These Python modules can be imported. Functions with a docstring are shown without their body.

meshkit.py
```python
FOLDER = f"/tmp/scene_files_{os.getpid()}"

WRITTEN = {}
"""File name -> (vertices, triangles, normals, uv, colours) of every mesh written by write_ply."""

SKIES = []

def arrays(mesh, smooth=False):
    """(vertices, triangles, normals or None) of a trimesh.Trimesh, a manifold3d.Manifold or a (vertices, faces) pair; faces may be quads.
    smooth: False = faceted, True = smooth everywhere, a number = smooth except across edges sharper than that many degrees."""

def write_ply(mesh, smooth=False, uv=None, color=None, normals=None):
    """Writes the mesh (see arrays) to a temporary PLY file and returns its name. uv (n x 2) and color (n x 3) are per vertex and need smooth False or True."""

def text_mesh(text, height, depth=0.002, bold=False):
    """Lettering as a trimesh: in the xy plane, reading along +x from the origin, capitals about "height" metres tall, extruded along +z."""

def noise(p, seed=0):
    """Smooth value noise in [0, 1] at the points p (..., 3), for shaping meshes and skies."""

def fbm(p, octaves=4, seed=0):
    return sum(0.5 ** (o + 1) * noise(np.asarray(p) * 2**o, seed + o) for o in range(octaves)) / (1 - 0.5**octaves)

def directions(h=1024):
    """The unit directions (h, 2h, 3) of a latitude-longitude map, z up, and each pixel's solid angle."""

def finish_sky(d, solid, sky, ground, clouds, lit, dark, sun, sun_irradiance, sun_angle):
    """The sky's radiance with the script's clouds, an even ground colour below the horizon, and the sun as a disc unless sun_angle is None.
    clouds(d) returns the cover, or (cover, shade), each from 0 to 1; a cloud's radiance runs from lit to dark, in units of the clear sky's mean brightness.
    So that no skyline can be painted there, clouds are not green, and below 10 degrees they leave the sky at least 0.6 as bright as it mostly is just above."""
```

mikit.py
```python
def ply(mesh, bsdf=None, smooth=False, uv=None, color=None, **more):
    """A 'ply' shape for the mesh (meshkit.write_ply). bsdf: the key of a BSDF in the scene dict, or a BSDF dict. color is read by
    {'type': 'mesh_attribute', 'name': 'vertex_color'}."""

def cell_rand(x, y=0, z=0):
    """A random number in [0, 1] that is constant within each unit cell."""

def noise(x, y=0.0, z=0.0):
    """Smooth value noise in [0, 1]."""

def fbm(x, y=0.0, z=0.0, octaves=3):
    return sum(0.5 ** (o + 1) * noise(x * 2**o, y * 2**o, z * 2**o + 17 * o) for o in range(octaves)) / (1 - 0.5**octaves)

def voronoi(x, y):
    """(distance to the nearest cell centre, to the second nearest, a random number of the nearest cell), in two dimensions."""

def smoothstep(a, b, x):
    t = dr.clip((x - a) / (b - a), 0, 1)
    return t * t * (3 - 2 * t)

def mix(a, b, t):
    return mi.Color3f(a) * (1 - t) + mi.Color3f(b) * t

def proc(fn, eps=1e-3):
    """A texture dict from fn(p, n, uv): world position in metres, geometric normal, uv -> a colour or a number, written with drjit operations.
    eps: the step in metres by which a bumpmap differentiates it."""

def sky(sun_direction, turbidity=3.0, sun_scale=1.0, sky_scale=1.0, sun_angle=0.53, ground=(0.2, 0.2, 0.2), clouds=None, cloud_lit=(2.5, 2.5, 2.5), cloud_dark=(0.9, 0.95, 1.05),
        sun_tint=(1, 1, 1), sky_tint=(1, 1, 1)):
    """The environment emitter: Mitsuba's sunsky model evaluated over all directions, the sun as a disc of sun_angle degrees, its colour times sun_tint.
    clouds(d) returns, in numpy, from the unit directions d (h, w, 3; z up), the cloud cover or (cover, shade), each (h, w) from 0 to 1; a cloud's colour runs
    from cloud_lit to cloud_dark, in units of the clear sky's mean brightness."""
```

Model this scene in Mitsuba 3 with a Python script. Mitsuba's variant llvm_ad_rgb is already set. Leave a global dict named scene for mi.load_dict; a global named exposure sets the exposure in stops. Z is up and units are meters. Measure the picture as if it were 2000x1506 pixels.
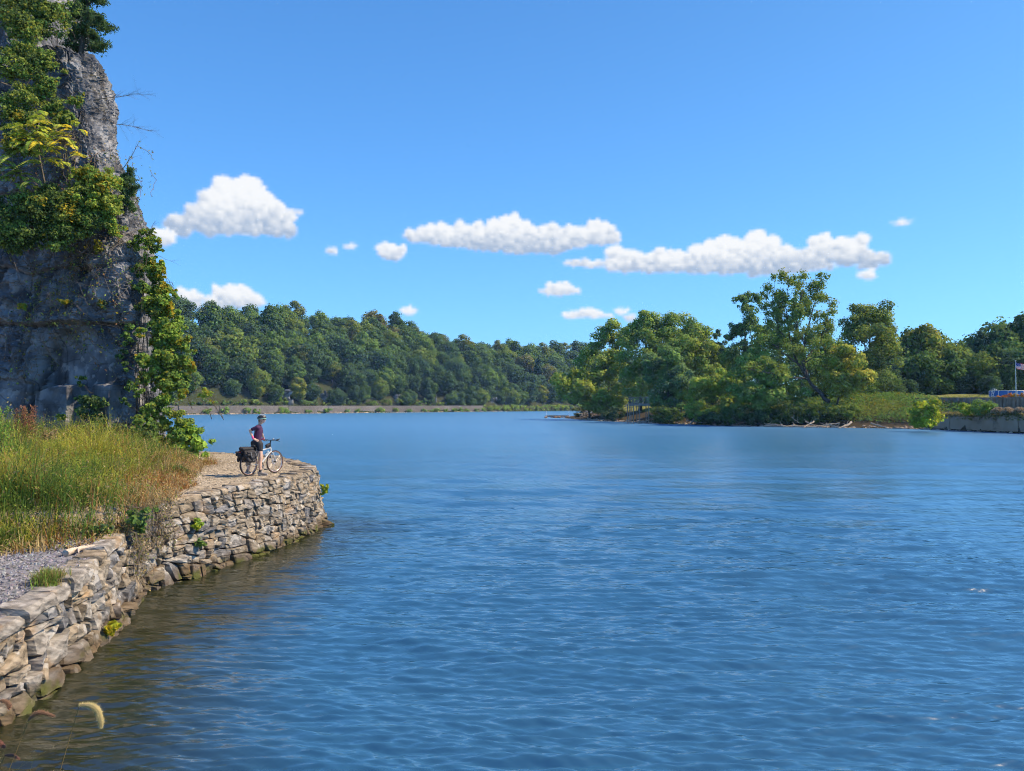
import math, random
import numpy as np, trimesh, manifold3d, drjit as dr, mitsuba as mi
import mikit, meshkit
from mikit import proc, mix, smoothstep
from scipy.spatial import cKDTree

scene, labels = {}, {}
exposure = 2.0
T = mi.ScalarTransform4f

# ------------------------------------------------------------------ camera
EYE = np.array([0.0, 0.0, 3.83])
scene['camera'] = {'type': 'perspective', 'fov': math.degrees(2 * math.atan(1000 / 1483.0)), 'fov_axis': 'x', 'near_clip': 0.05, 'far_clip': 6000.0,
                   'to_world': T().look_at(origin=EYE.tolist(), target=[0.0, math.cos(math.atan(39 / 1483)), 3.83 + math.sin(math.atan(39 / 1483))], up=[0, 0, 1])}

# ------------------------------------------------------------------ sun, sky and clouds (azimuth right of +y, elevation, radii; degrees)
SUN = np.array([0.74, 0.02, 0.80])
CLOUDS = [
    (0.55, [(-23.79, 12.39, 1.31, 0.75), (-22.15, 12.98, 1.69, 1.16), (-19.72, 14.27, 1.88, 1.72), (-20.81, 13.96, 1.93, 1.71), (-18.74, 13.86, 2.05, 1.73), (-17.33, 13.19, 1.57, 1.13), (-19.45, 15.46, 0.97, 0.58), (-20.48, 14.96, 0.89, 0.61), (-16.63, 13.95, 1.08, 0.32), (-21.14, 12.55, 3.81, 0.76), (-17.33, 12.48, 1.61, 0.5)]),
    (0.5, [(-24.82, 11.48, 0.97, 0.61)]),
    (0.5, [(-23.02, 7.34, 1.13, 0.77), (-23.9, 6.94, 0.98, 0.77), (-20.24, 7.66, 1.79, 0.86), (-21.42, 7.18, 1.01, 0.57), (-19.04, 7.36, 1.05, 0.51)]),
    (0.35, [(-13.42, 11.26, 0.52, 0.26), (-12.01, 11.61, 0.6, 0.26)]),
    (0.5, [(-9.05, 11.35, 1.29, 0.67), (-9.81, 11.62, 0.68, 0.33)]),
    (0.5, [(-5.81, 12.69, 2.47, 0.96), (-6.38, 12.42, 2, 0.59), (-3.11, 12.74, 2.72, 0.96), (-0.58, 13.13, 1.71, 1.18), (0.19, 12.61, 3.1, 1.11), (3.3, 12.48, 2.7, 1.11), (6.19, 12.68, 1.91, 0.96), (7.34, 12.29, 1.3, 0.59), (0, 12.01, 5.81, 0.6), (1.94, 11.86, 4.63, 0.52)]),
    (0.5, [(5.8, 10.57, 2.29, 0.41), (8.29, 11.07, 1.67, 0.67), (11.12, 10.69, 2.96, 0.88), (9.61, 10.29, 3.73, 0.45), (14.98, 10.89, 2.15, 1.16), (17.67, 11.03, 2.16, 1.28), (16.6, 10.55, 3.84, 1.08), (20.27, 10.33, 2.35, 0.85), (22.46, 10.71, 1.51, 1.04), (24.1, 10.65, 1.6, 1.1), (25.37, 9.86, 1.32, 0.68), (18.71, 9.72, 5.7, 0.43), (14.43, 10.11, 4.28, 0.58)]),
    (0.45, [(25.11, 8.92, 0.7, 0.31)]),
    (0.5, [(3.68, 8.71, 1.31, 0.53), (2.91, 8.53, 1, 0.3), (4.57, 8.48, 0.69, 0.27)]),
    (0.45, [(5.79, 6.86, 1.53, 0.42), (4.64, 6.76, 1, 0.31), (6.94, 6.7, 0.99, 0.23)]),
    (0.45, [(8.16, 7.02, 0.68, 0.27), (8.84, 6.48, 0.53, 0.34)]),
    (0.35, [(27.21, 12.15, 0.73, 0.23)]),
    (0.45, [(-7.7, 7.03, 0.69, 0.34)]),
]
_r = np.random.default_rng(5)
for _k in range(26):                                    # the same scattered fair-weather cumulus all round the horizon
    _a = _r.uniform(42, 318)
    _e, _w = _r.uniform(5, 13), _r.uniform(2, 6)
    CLOUDS.append((0.5, [(_a + _r.uniform(-1, 1) * _w, _e + _r.uniform(-.2, .5), _w * _r.uniform(.4, .7), _r.uniform(.6, 1.3)) for _ in range(4)] + [(_a, _e - .2, _w * 1.2, .5)]))


def one_cloud(x, y, a0, P, wob, rng):
    q = np.stack([x + a0, y, 0 * x], -1)
    xx = x + (meshkit.fbm(q * 1.3 + 3, 5, 7) - .5) * 1.1 * wob
    yy = y + (meshkit.fbm(q * 1.3 + 31, 5, 9) - .5) * 1.1 * wob
    f, lit = np.full(x.shape, -9.0), np.zeros(x.shape)
    for a, e, ra, re in P:
        subs = [(a, e, ra * .82, re * .8, 0.0)]
        r0 = min(ra, re)
        for _ in range(int(10 + 9 * ra / max(re, .2))):
            t, rr = rng.uniform(0, 2 * np.pi), math.sqrt(rng.uniform(.15, .9))
            s = r0 * rng.uniform(.22, .48)
            subs.append((a + math.cos(t) * ra * rr * .85, e + math.sin(t) * re * rr * .8, s * 1.15, s, .1))
        for sa, se, sra, sre, z in subs:
            ux, uy = (xx - sa) / sra, (yy - se) / sre
            k = 1 - (ux * ux + uy * uy)
            g = np.sign(k) * np.sqrt(np.abs(k)) * min(1, sre / .5) ** .5 + (z if sre > .12 else 0) * (k > 0)
            better = g > f
            nz = np.sqrt(np.clip(k, 0, 1))
            lam = .42 * ux + .62 * uy + .30 * nz
            lit = np.where(better, lam if z else .35 * ux + .55 * uy + .2, lit)
            f = np.maximum(f, g)
    bil = meshkit.fbm(q * 2.6, 4, 21) - .5
    f = f + .9 * bil + .6 * (meshkit.fbm(q * 5.0, 3, 33) - .5)
    c = mi_smooth(0, .55, f) * .82 + .18 * mi_smooth(-.55, .25, f + .8 * bil)
    base, top = np.percentile(P[:, 1] - P[:, 3], 35), (P[:, 1] + P[:, 3]).max()
    low = 1 - np.clip((y - base) / max(top - base, .5), 0, 1)
    s = .38 - .75 * lit + 1.3 * (low - .5) * min(1, (top - base) / 2) - 1.0 * bil
    s *= mi_smooth(.1, .6, f)
    return c, np.clip(s, 0, .95)


def clouds(d):
    az = np.degrees(np.arctan2(d[..., 0], d[..., 1]))
    el = np.degrees(np.arcsin(np.clip(d[..., 2], -1, 1)))
    cover, shade = np.zeros(az.shape), np.zeros(az.shape)
    rng = np.random.default_rng(11)
    for wob, puffs in CLOUDS:
        P = np.array(puffs)
        a0 = P[:, 0].mean()
        da = (az - a0 + 180) % 360 - 180
        P[:, 0] -= a0
        lo_a, hi_a = (P[:, 0] - P[:, 2]).min() - 1.0, (P[:, 0] + P[:, 2]).max() + 1.0
        lo_e, hi_e = (P[:, 1] - P[:, 3]).min() - .7, (P[:, 1] + P[:, 3]).max() + .7
        m = (da > lo_a) & (da < hi_a) & (el > lo_e) & (el < hi_e)
        if not m.any():
            continue
        acc_c, acc_s = 0, 0
        state = rng.bit_generator.state
        for ox, oy in ((-.05, -.045), (.05, -.045), (-.05, .045), (.05, .045)):      # each texel of the sky is averaged over four points
            rng.bit_generator.state = state
            c, s = one_cloud(da[m] + ox, el[m] + oy, a0, P, wob, rng)
            acc_c, acc_s = acc_c + c / 4, acc_s + c * s / 4
        c, s = acc_c, acc_s / np.maximum(acc_c, 1e-6)
        cover[m] = np.maximum(cover[m], c)
        shade[m] = np.where(c > .02, s, shade[m])
    return np.clip(cover, 0, .98), shade


def mi_smooth(a, b, x):
    t = np.clip((x - a) / (b - a), 0, 1)
    return t * t * (3 - 2 * t)


scene['sky'] = mikit.sky(SUN, turbidity=2.8, sky_scale=1.32, sun_scale=1.2, clouds=clouds, cloud_lit=(2.12, 2.16, 2.2), cloud_dark=(.8, 1.05, 1.45), sky_tint=(.50, .89, 1.17), sun_tint=(1.0, .95, .86))

# ------------------------------------------------------------------ helpers
def tag(key, label=None, cat=None, group=None, kind=None):
    d = labels.setdefault(key, {})
    for k, v in (('label', label), ('category', cat), ('group', group), ('kind', kind)):
        if v:
            d[k] = v
    return key


_count = {}


def num(name):
    n = _count.get(name, 0)
    _count[name] = n + 1
    return name if n == 0 else f'{name}_{n:03d}'


def thing(name, label=None, cat=None, group=None, kind=None):
    return tag(num(name), label, cat, group, kind)


def part(parent, name):
    return num(parent + '__' + name)


def put(key, vf, bsdf, smooth=False, color=None, uv=None, **more):
    scene[key] = mikit.ply(vf, bsdf, smooth=smooth, color=color, uv=uv, **more)
    return key


def unit(v):
    v = np.asarray(v, float)
    return v / np.maximum(np.linalg.norm(v, axis=-1, keepdims=True), 1e-12)


class MB:
    def __init__(self):
        self.v, self.f, self.c, self.n = [], [], [], 0

    def add(self, v, f, c=None):
        v = np.asarray(v, float)
        f = np.asarray(f, int)
        if len(f) and f.shape[1] == 4:
            f = np.vstack([f[:, [0, 1, 2]], f[:, [0, 2, 3]]])
        self.v.append(v)
        self.f.append(f + self.n)
        self.c.append(np.broadcast_to(np.asarray((1, 1, 1) if c is None else c, float), (len(v), 3)))
        self.n += len(v)

    def mesh(self, m, c=None):
        if hasattr(m, 'to_mesh'):
            k = m.to_mesh()
            self.add(k.vert_properties[:, :3], k.tri_verts, c)
        else:
            self.add(m.vertices, m.faces, c)

    def get(self):
        return np.vstack(self.v), np.vstack(self.f), np.vstack(self.c)

    def put(self, key, bsdf, smooth=False, color=True):
        v, f, c = self.get()
        if color and smooth not in (False, True):
            smooth = False
        return put(key, (v, f), bsdf, smooth, c if color else None)


def tube(pts, rad, sides=6, cap=True):
    p = np.asarray(pts, float)
    n = len(p)
    r = np.broadcast_to(np.asarray(rad, float), (n,))
    t = unit(np.gradient(p, axis=0))
    a = np.cross(t, [0, 0, 1.0])
    bad = np.linalg.norm(a, axis=1) < .15
    a[bad] = np.cross(t[bad], [1.0, 0, 0])
    a = unit(a)
    for k in range(1, n):
        if a[k] @ a[k - 1] < 0:
            a[k] = -a[k]
    b = np.cross(t, a)
    g = np.arange(sides) * 2 * np.pi / sides
    v = (p[:, None] + r[:, None, None] * (np.cos(g)[None, :, None] * a[:, None] + np.sin(g)[None, :, None] * b[:, None])).reshape(-1, 3)
    i, j = np.meshgrid(np.arange(n - 1), np.arange(sides), indexing='ij')
    q = np.stack([i * sides + j, i * sides + (j + 1) % sides, (i + 1) * sides + (j + 1) % sides, (i + 1) * sides + j], -1).reshape(-1, 4)
    f = np.vstack([q[:, [0, 1, 2]], q[:, [0, 2, 3]]])
    if cap:
        v = np.vstack([v, p[0], p[-1]])
        k = np.arange(sides)
        f = np.vstack([f, np.stack([(k + 1) % sides, k, k * 0 + n * sides], 1), np.stack([k + (n - 1) * sides, (k + 1) % sides + (n - 1) * sides, k * 0 + n * sides + 1], 1)])
    return v, f


def box(c, s, rz=0.0):
    v = np.array([[x, y, z] for x in (-.5, .5) for y in (-.5, .5) for z in (-.5, .5)]) * np.asarray(s, float)
    f = np.array([[0, 1, 3], [0, 3, 2], [4, 6, 7], [4, 7, 5], [0, 4, 5], [0, 5, 1], [2, 3, 7], [2, 7, 6], [0, 2, 6], [0, 6, 4], [1, 5, 7], [1, 7, 3]])
    ca, sa = math.cos(rz), math.sin(rz)
    return v @ np.array([[ca, sa, 0], [-sa, ca, 0], [0, 0, 1]]) + np.asarray(c, float), f


def leaves(cen, nor, size, rng, aspect=.55, fold=.25, droop=0.0):
    """Folded diamond leaves (4 vertices, 2 triangles each) at the points cen, facing nor."""
    n = len(cen)
    nor = unit(nor)
    a = rng.normal(size=(n, 3))
    a[:, 2] -= droop
    a = unit(a - nor * (a * nor).sum(1, keepdims=True))
    b = np.cross(nor, a)
    s = np.broadcast_to(size, (n,))[:, None]
    w = s * aspect * rng.uniform(.75, 1.25, (n, 1))
    v = np.stack([cen - a * s * .5, cen + b * w * .5 + nor * s * fold * .5 + a * s * rng.uniform(-.15, .1, (n, 1)), cen + a * s * .5, cen - b * w * .5 + nor * s * fold * .5 + a * s * rng.uniform(-.15, .1, (n, 1))], 1)
    k = np.arange(n)[:, None] * 4
    return v.reshape(-1, 3), np.vstack([k + [0, 1, 2], k + [0, 2, 3]])


def grid_faces(nr, nc):
    i, j = np.meshgrid(np.arange(nr - 1), np.arange(nc - 1), indexing='ij')
    return np.stack([i * nc + j, i * nc + j + 1, (i + 1) * nc + j + 1, (i + 1) * nc + j], -1).reshape(-1, 4)


def fb(x, y, s, o=4, seed=0):
    p = np.stack([np.asarray(x, float) / s, np.asarray(y, float) / s, 0 * np.asarray(x, float)], -1)
    return meshkit.fbm(p + 100, o, seed) - .5


VC = {'type': 'mesh_attribute', 'name': 'vertex_color'}
scene['mat_leaf'] = {'type': 'principledthin', 'base_color': VC, 'roughness': .6, 'spec_trans': 0.0, 'diff_trans': .75, 'eta': 1.3}
scene['mat_matte'] = {'type': 'twosided', 'bsdf': {'type': 'diffuse', 'reflectance': VC}}
scene['mat_bark'] = {'type': 'twosided', 'bsdf': {'type': 'diffuse', 'reflectance': proc(lambda p, n, uv: mix((.05, .042, .035), (.16, .14, .12), mikit.fbm(p.x * 6, p.y * 6, p.z * 2)))}}

# ------------------------------------------------------------------ water: one sheet, rippled by the wind
def water():
    rng = np.random.default_rng(3)
    fine = np.radians(np.arange(-41, 41.01, .15))
    coarse = np.radians(np.arange(46, 315, 4.0))
    az = np.concatenate([fine, coarse, [fine[0] + 2 * np.pi]])
    h = 3.83
    ang = np.concatenate([np.linspace(math.atan(h / 2.2), math.atan(h / 7.0), 40)[:-1], np.linspace(math.atan(h / 7.0), math.atan(h / 900), 640)])
    D = h / np.tan(ang)
    D = np.concatenate([D, [1400, 2600]])
    step = np.gradient(D)
    A, R = np.meshgrid(az, D)
    x, y = R * np.sin(A), R * np.cos(A)
    z = np.zeros_like(x)
    space = np.broadcast_to(step[:, None], x.shape)
    n = 130
    lam = np.exp(rng.uniform(np.log(.085), np.log(1.9), n))
    phi = np.radians(4 + rng.normal(0, 1, n) * np.where(rng.random(n) < .25, 24, 10))
    slope = .035 * np.where(lam < .3, 1.7, np.where(lam < .5, 1.1, np.where(lam < .8, .6, .42))) * rng.uniform(.5, 1.4, n)
    pat = .35 + 1.5 * np.clip(fb(x * .5, y, 8.0, 3, 5) * 1.6 + .5, 0, 1) ** 1.2
    calm = mi_smooth(0, 1, np.clip((x + 6.5) / 6.0, 0, 1)) * .35 + .65
    wx, wy = 1.2 * fb(x, y, 5.0, 2, 8), 1.2 * fb(x, y, 5.0, 2, 9)
    for l, a, s in zip(lam, phi, slope):
        k = 2 * np.pi / l
        ph = k * ((x + wx * l) * math.sin(a) + (y + wy * l) * math.cos(a)) + rng.uniform(0, 6.28)
        keep = np.clip((l / space - 1.6) / 1.8, 0, 1)
        c = np.sin(ph)
        z += (s / k) * keep * (c + .22 * np.cos(2 * ph)) * (pat if l < .9 else .8) 
    for _ in range(34):                                   # longer, lower waves that streak the open water
        l, a, s = math.exp(rng.uniform(math.log(1.8), math.log(5.5))), math.radians(rng.normal(2, 12)), .014 * rng.uniform(.5, 1.4)
        k = 2 * np.pi / l
        z += (s / k) * np.clip((l / space - 1.4) / 1.5, 0, 1) * np.sin(k * (x * math.sin(a) + (y + wx * l * .5) * math.cos(a)) + rng.uniform(0, 6.28)) * (.4 + 1.2 * np.clip(fb(x * .4, y, 22.0, 2, 15) * 2 + .5, 0, 1))
    z *= calm
    z[:, len(fine):-1] *= 0
    z[:, -1] = z[:, 0]
    v = np.stack([x, y, z], -1).reshape(-1, 3)
    f = grid_faces(*x.shape)
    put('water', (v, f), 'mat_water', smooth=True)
    tag('water', 'rippled blue water of the wide lake', kind='structure')


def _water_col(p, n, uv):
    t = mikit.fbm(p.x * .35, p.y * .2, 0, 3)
    shallow_reflection = smoothstep(4.2, .9, dr.maximum(p.x + 6.5 - dr.maximum(12.0 - p.y, 0) * .25, 0) + dr.maximum(p.y - 25.0, 0.0) + .5 * t)  # shallow bottom tone, with the dark wall and cliff reflection painted in
    return mix(mix(mix((.017, .074, .156), (.023, .088, .174), t), (.040, .138, .275), smoothstep(25.0, 160.0, p.y)), (.018, .021, .010), shallow_reflection)  # brighter blue far out: sky reflection painted into the body colour


def _ripple(p, n, uv):
    return mikit.fbm(p.x * 3.0, p.y * 9.0, 0, 3) + 3.5 * smoothstep(20.0, 70.0, p.y) * mikit.fbm(p.x * .18, p.y * .6, 0, 3)


def _water_rough(p, n, uv):
    # sheltered by the wall and the near bank, ruffled by the wind on the open lake
    gust = mikit.fbm(p.x * .03, p.y * .08, 4, 3)
    slick = smoothstep(.42, .62, mikit.fbm(p.x * .022 + 9, p.y * .06, 14, 4))
    return .12 + .06 * slick * smoothstep(18.0, 50.0, p.y) + .20 * smoothstep(14.0, 150.0, p.y + .25 * dr.abs(p.x) + 40 * (gust - .5))


scene['mat_water'] = {'type': 'bumpmap', 'arbitrary': {**proc(_ripple, 4e-3)}, 'scale': .018,
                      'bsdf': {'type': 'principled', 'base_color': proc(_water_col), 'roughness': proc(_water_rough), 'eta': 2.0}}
water()

# ------------------------------------------------------------------ plants: lumps of leaves, trunks, limbs
GREEN = dict(dark=(.070, .112, .042), mid=(.122, .198, .050), olive=(.175, .215, .046), yellow=(.29, .27, .05), rust=(.17, .14, .06), blue=(.066, .115, .064), bright=(.18, .27, .05), lime=(.34, .38, .04))
GREEN = {k: tuple(1.5 * x for x in c) for k, c in GREEN.items()}
LEAF_N = {}


def leaf_ply(v, f, c, mat):
    """Leaf masses shade by the side of the bough they sit on."""
    return {'type': 'ply', 'filename': meshkit.write_ply((v, f), False, None, c, normals=LEAF_N.pop(id(v))[0]), 'face_normals': False, 'bsdf': {'type': 'ref', 'id': mat}}


def crown_mesh(rng, lumps, n, size, col, col2=None, mixf=.25, aspect=.6, up=.35, shell=(.86, .26), jitter=.5, fold=.25, tone=.35, soft=.35):
    """n leaves (or leaf clumps) on the shells of the lumps (x, y, z, rx, ry, rz); every lump and leaf has a tone of its own."""
    L = np.asarray(lumps, float)
    w = (L[:, 3] * L[:, 4] + L[:, 4] * L[:, 5]) + 1e-9
    k = rng.choice(len(L), n, p=w / w.sum())
    d = rng.normal(size=(n, 3))
    d = unit(d)
    d[:, 2] += up * rng.random(n)
    d = unit(d)
    r = np.clip(rng.normal(shell[0], shell[1], n), .1, 1.5)
    cen = L[k, :3] + d * L[k, 3:6] * r[:, None]
    nor = d + jitter * rng.normal(size=(n, 3)) + [0, 0, .25]
    s = size * rng.uniform(.6, 1.45, n)
    v, f = leaves(cen, nor, s, rng, aspect, fold)
    c = np.broadcast_to(np.asarray(col, float), (n, 3)).copy()
    if col2 is not None:
        tl = rng.random(len(L)) * mixf * 2
        t = np.clip(tl[k] + rng.normal(0, .18, n), 0, 1)[:, None]
        c = c * (1 - t) + np.asarray(col2) * t
    c *= (rng.uniform(.85, 1.15, len(L))[k] * rng.uniform(1 - tone, 1 + tone, n))[:, None]
    c *= 1 + rng.normal(0, .06, (n, 3))
    LEAF_N[id(v)] = np.repeat(unit(.8 * d + soft * rng.normal(size=(n, 3)) + [0, 0, .12]), 4, 0), v
    return v, f, np.repeat(np.clip(c, .004, .9), 4, 0)


def round_lumps(rng, c, rad, n, r=(.28, .46), low=.25, flat=1.0):
    """n lumps inside an ellipsoid, most of them near its surface, fewer below."""
    out = []
    rad = np.asarray(rad, float)
    while len(out) < n:
        d = unit(rng.normal(size=3))
        if d[2] < -.15 and rng.random() > low:
            continue
        q = rng.uniform(.45, .86)
        s = rng.uniform(*r) * min(rad)
        out.append([*(np.asarray(c) + d * rad * q), s * rng.uniform(.9, 1.3), s * rng.uniform(.9, 1.3), s * flat * rng.uniform(.7, .95)])
    return np.array(out)


def limbs(rng, base, lumps, r0, fork=.45, n=9, sides=6, lean=(0, 0), wob=.04):
    """A tapered trunk from base and limbs that reach into the lumps."""
    m = MB()
    L = np.asarray(lumps, float)
    base = np.asarray(base, float)
    top = L[:, :3].mean(0)
    H = top[2] - base[2]
    ts = np.linspace(0, 1, 8)
    trunk = base + (top - base) * ts[:, None] + np.stack([np.sin(ts * 3) * lean[0], np.sin(ts * 3) * lean[1], 0 * ts], 1) + rng.normal(0, wob * H * .15, (8, 3)) * (ts[:, None] > 0)
    m.add(*tube(trunk, r0 * (1 - .62 * ts) * np.where(ts == 0, 1.35, 1), sides + 2))
    for i in rng.choice(len(L), min(n, len(L)), replace=False):
        t = rng.uniform(fork, .9)
        a = np.array([np.interp(t, ts, trunk[:, q]) for q in range(3)])
        b = L[i, :3]
        u = np.linspace(0, 1, 5)[:, None]
        p = a + (b - a) * u + np.array([0, 0, .12 * np.linalg.norm(b - a)]) * np.sin(u * np.pi) + rng.normal(0, .02 * H, (5, 3)) * (u > 0) * (u < 1)
        m.add(*tube(p, r0 * .42 * (1 - t * .5) * (1 - .8 * u[:, 0]), sides))
    return m


def make_tree(key, rng, base, lumps, n, size, col, col2, mixf=.25, r0=.3, nl=9, mat='mat_leaf', **kw):
    lim = {k: kw.pop(k) for k in ('fork', 'lean', 'wob', 'sides') if k in kw}
    limbs(rng, base, lumps, r0, n=nl, **lim).put(part(key, 'trunk'), 'mat_bark', smooth=True, color=False)
    v, f, c = crown_mesh(rng, lumps, n, size, col, col2, mixf, **kw)
    scene[part(key, 'crown')] = leaf_ply(v, f, c, mat)


def shrub(key, rng, base, rad, n, size, col, col2, mixf=.3, nl=6, lumps=14, mat='mat_leaf', stems=5, **kw):
    base = np.asarray(base, float)
    rad = np.asarray(rad, float)
    L = round_lumps(rng, base + [0, 0, rad[2] * .75], rad, lumps, low=.8, **{k: kw.pop(k) for k in ('r', 'flat') if k in kw})
    L[:, 2] = np.maximum(L[:, 2], base[2] + L[:, 5] * .5)
    m = MB()
    for i in rng.choice(len(L), min(stems, len(L)), replace=False):
        p = base + rng.normal(0, .05, 3) * rad
        b = L[i, :3]
        u = np.linspace(0, 1, 5)[:, None]
        m.add(*tube(p + (b - p) * u + rng.normal(0, .04, (5, 3)) * rad * (u > 0), min(rad) * .035 * (1 - .7 * u[:, 0]) + .002, 4))
    m.put(part(key, 'stem'), 'mat_bark', smooth=True, color=False)
    v, f, c = crown_mesh(rng, L, n, size, col, col2, mixf, **kw)
    scene[part(key, 'foliage')] = leaf_ply(v, f, c, mat)


PROTO = {}




def proto(name, seed, col, col2, mixf, shape='round', n=5200, size=.85):
    rng = np.random.default_rng(seed)
    if shape == 'round':
        L = round_lumps(rng, (0, 0, 7.8), (6.2, 6.2, 7.8), 44, low=.9)
    elif shape == 'wide':
        L = round_lumps(rng, (0, 0, 7.2), (7.6, 7.4, 7.0), 50, r=(.25, .42), low=.9)
    elif shape == 'tall':
        L = round_lumps(rng, (0, 0, 8.8), (4.5, 4.5, 8.8), 36, r=(.32, .52), low=.95)
    elif shape == 'cone':
        z = rng.uniform(2.5, 17, 34)
        q = (1 - (z - 2) / 17) * 4.2 + .5
        a = rng.uniform(0, 6.28, 34)
        L = np.stack([np.cos(a) * q * .6, np.sin(a) * q * .6, z, q * .5, q * .5, .8 + q * .22], 1)
    elif shape == 'open':
        L = round_lumps(rng, (0, 0, 11), (5.2, 5.2, 7.0), 26, r=(.22, .36), low=.3)
    trunk = limbs(rng, (0, 0, -1), L, .34, n=10, sides=4)
    v, f, c = crown_mesh(rng, L, n, size, np.array(GREEN[col]) * [.70, .76, .84], np.array(GREEN[col2]) * [.70, .76, .84], mixf, tone=.22, soft=.2, aspect=.8, shell=(.88, .2))
    tv, tf, _ = trunk.get()
    scene['proto_' + name] = {'type': 'shapegroup', 'trunk': mikit.ply((tv, tf), 'mat_bark', smooth=True), 'crown': leaf_ply(v, f, c, 'mat_leaf')}
    PROTO[name] = 'proto_' + name


def stand(key, kind, pos, s, rot, sz=None):
    scene[key] = {'type': 'instance', 'group': {'type': 'ref', 'id': PROTO[kind]}, 'to_world': T().translate([float(x) for x in pos]).rotate([0, 0, 1], float(rot)).scale([float(s), float(s), float(sz or s)])}


proto('oak_dark', 1, 'dark', 'mid', .25)
proto('oak_mid', 2, 'mid', 'olive', .25)
proto('oak_wide', 3, 'blue', 'mid', .3, 'wide', 5200)
proto('oak_olive', 4, 'olive', 'mid', .3)
proto('tall_mid', 5, 'mid', 'dark', .35, 'tall')
proto('rusty', 6, 'rust', 'olive', .35)
proto('cedar', 7, 'blue', 'dark', .3, 'cone', 3800)
proto('yellowish', 8, 'olive', 'yellow', .35, 'tall')
proto('open_top', 9, 'olive', 'rust', .25, 'open', 2600, .55)
proto('wide_dark', 10, 'dark', 'blue', .3, 'wide', 5200)

# ------------------------------------------------------------------ the wooded bluff on the far shore
S0, SD, SN = np.array([-134.0, 315.0]), np.array([.6, .8]), np.array([-.8, .6])


def hill_z(t, w):
    e = np.interp(w, [-30, -2, 0, 1.2, 7, 9, 20, 45, 75, 110, 260], [-6, -1.2, .1, 3.2, 3.55, 3.8, 13, 30, 44, 48, 50])
    k = np.clip((w - 8) / 40, 0, 1)
    return e + k * (9 * fb(t, w, 70, 3, 3) + 4 * fb(t, w, 22, 2, 4)) + k * np.interp(t, [-200, 0, 60, 150, 260, 420, 700], [0, 1, 2, 0, -4, -3, -2])


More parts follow.
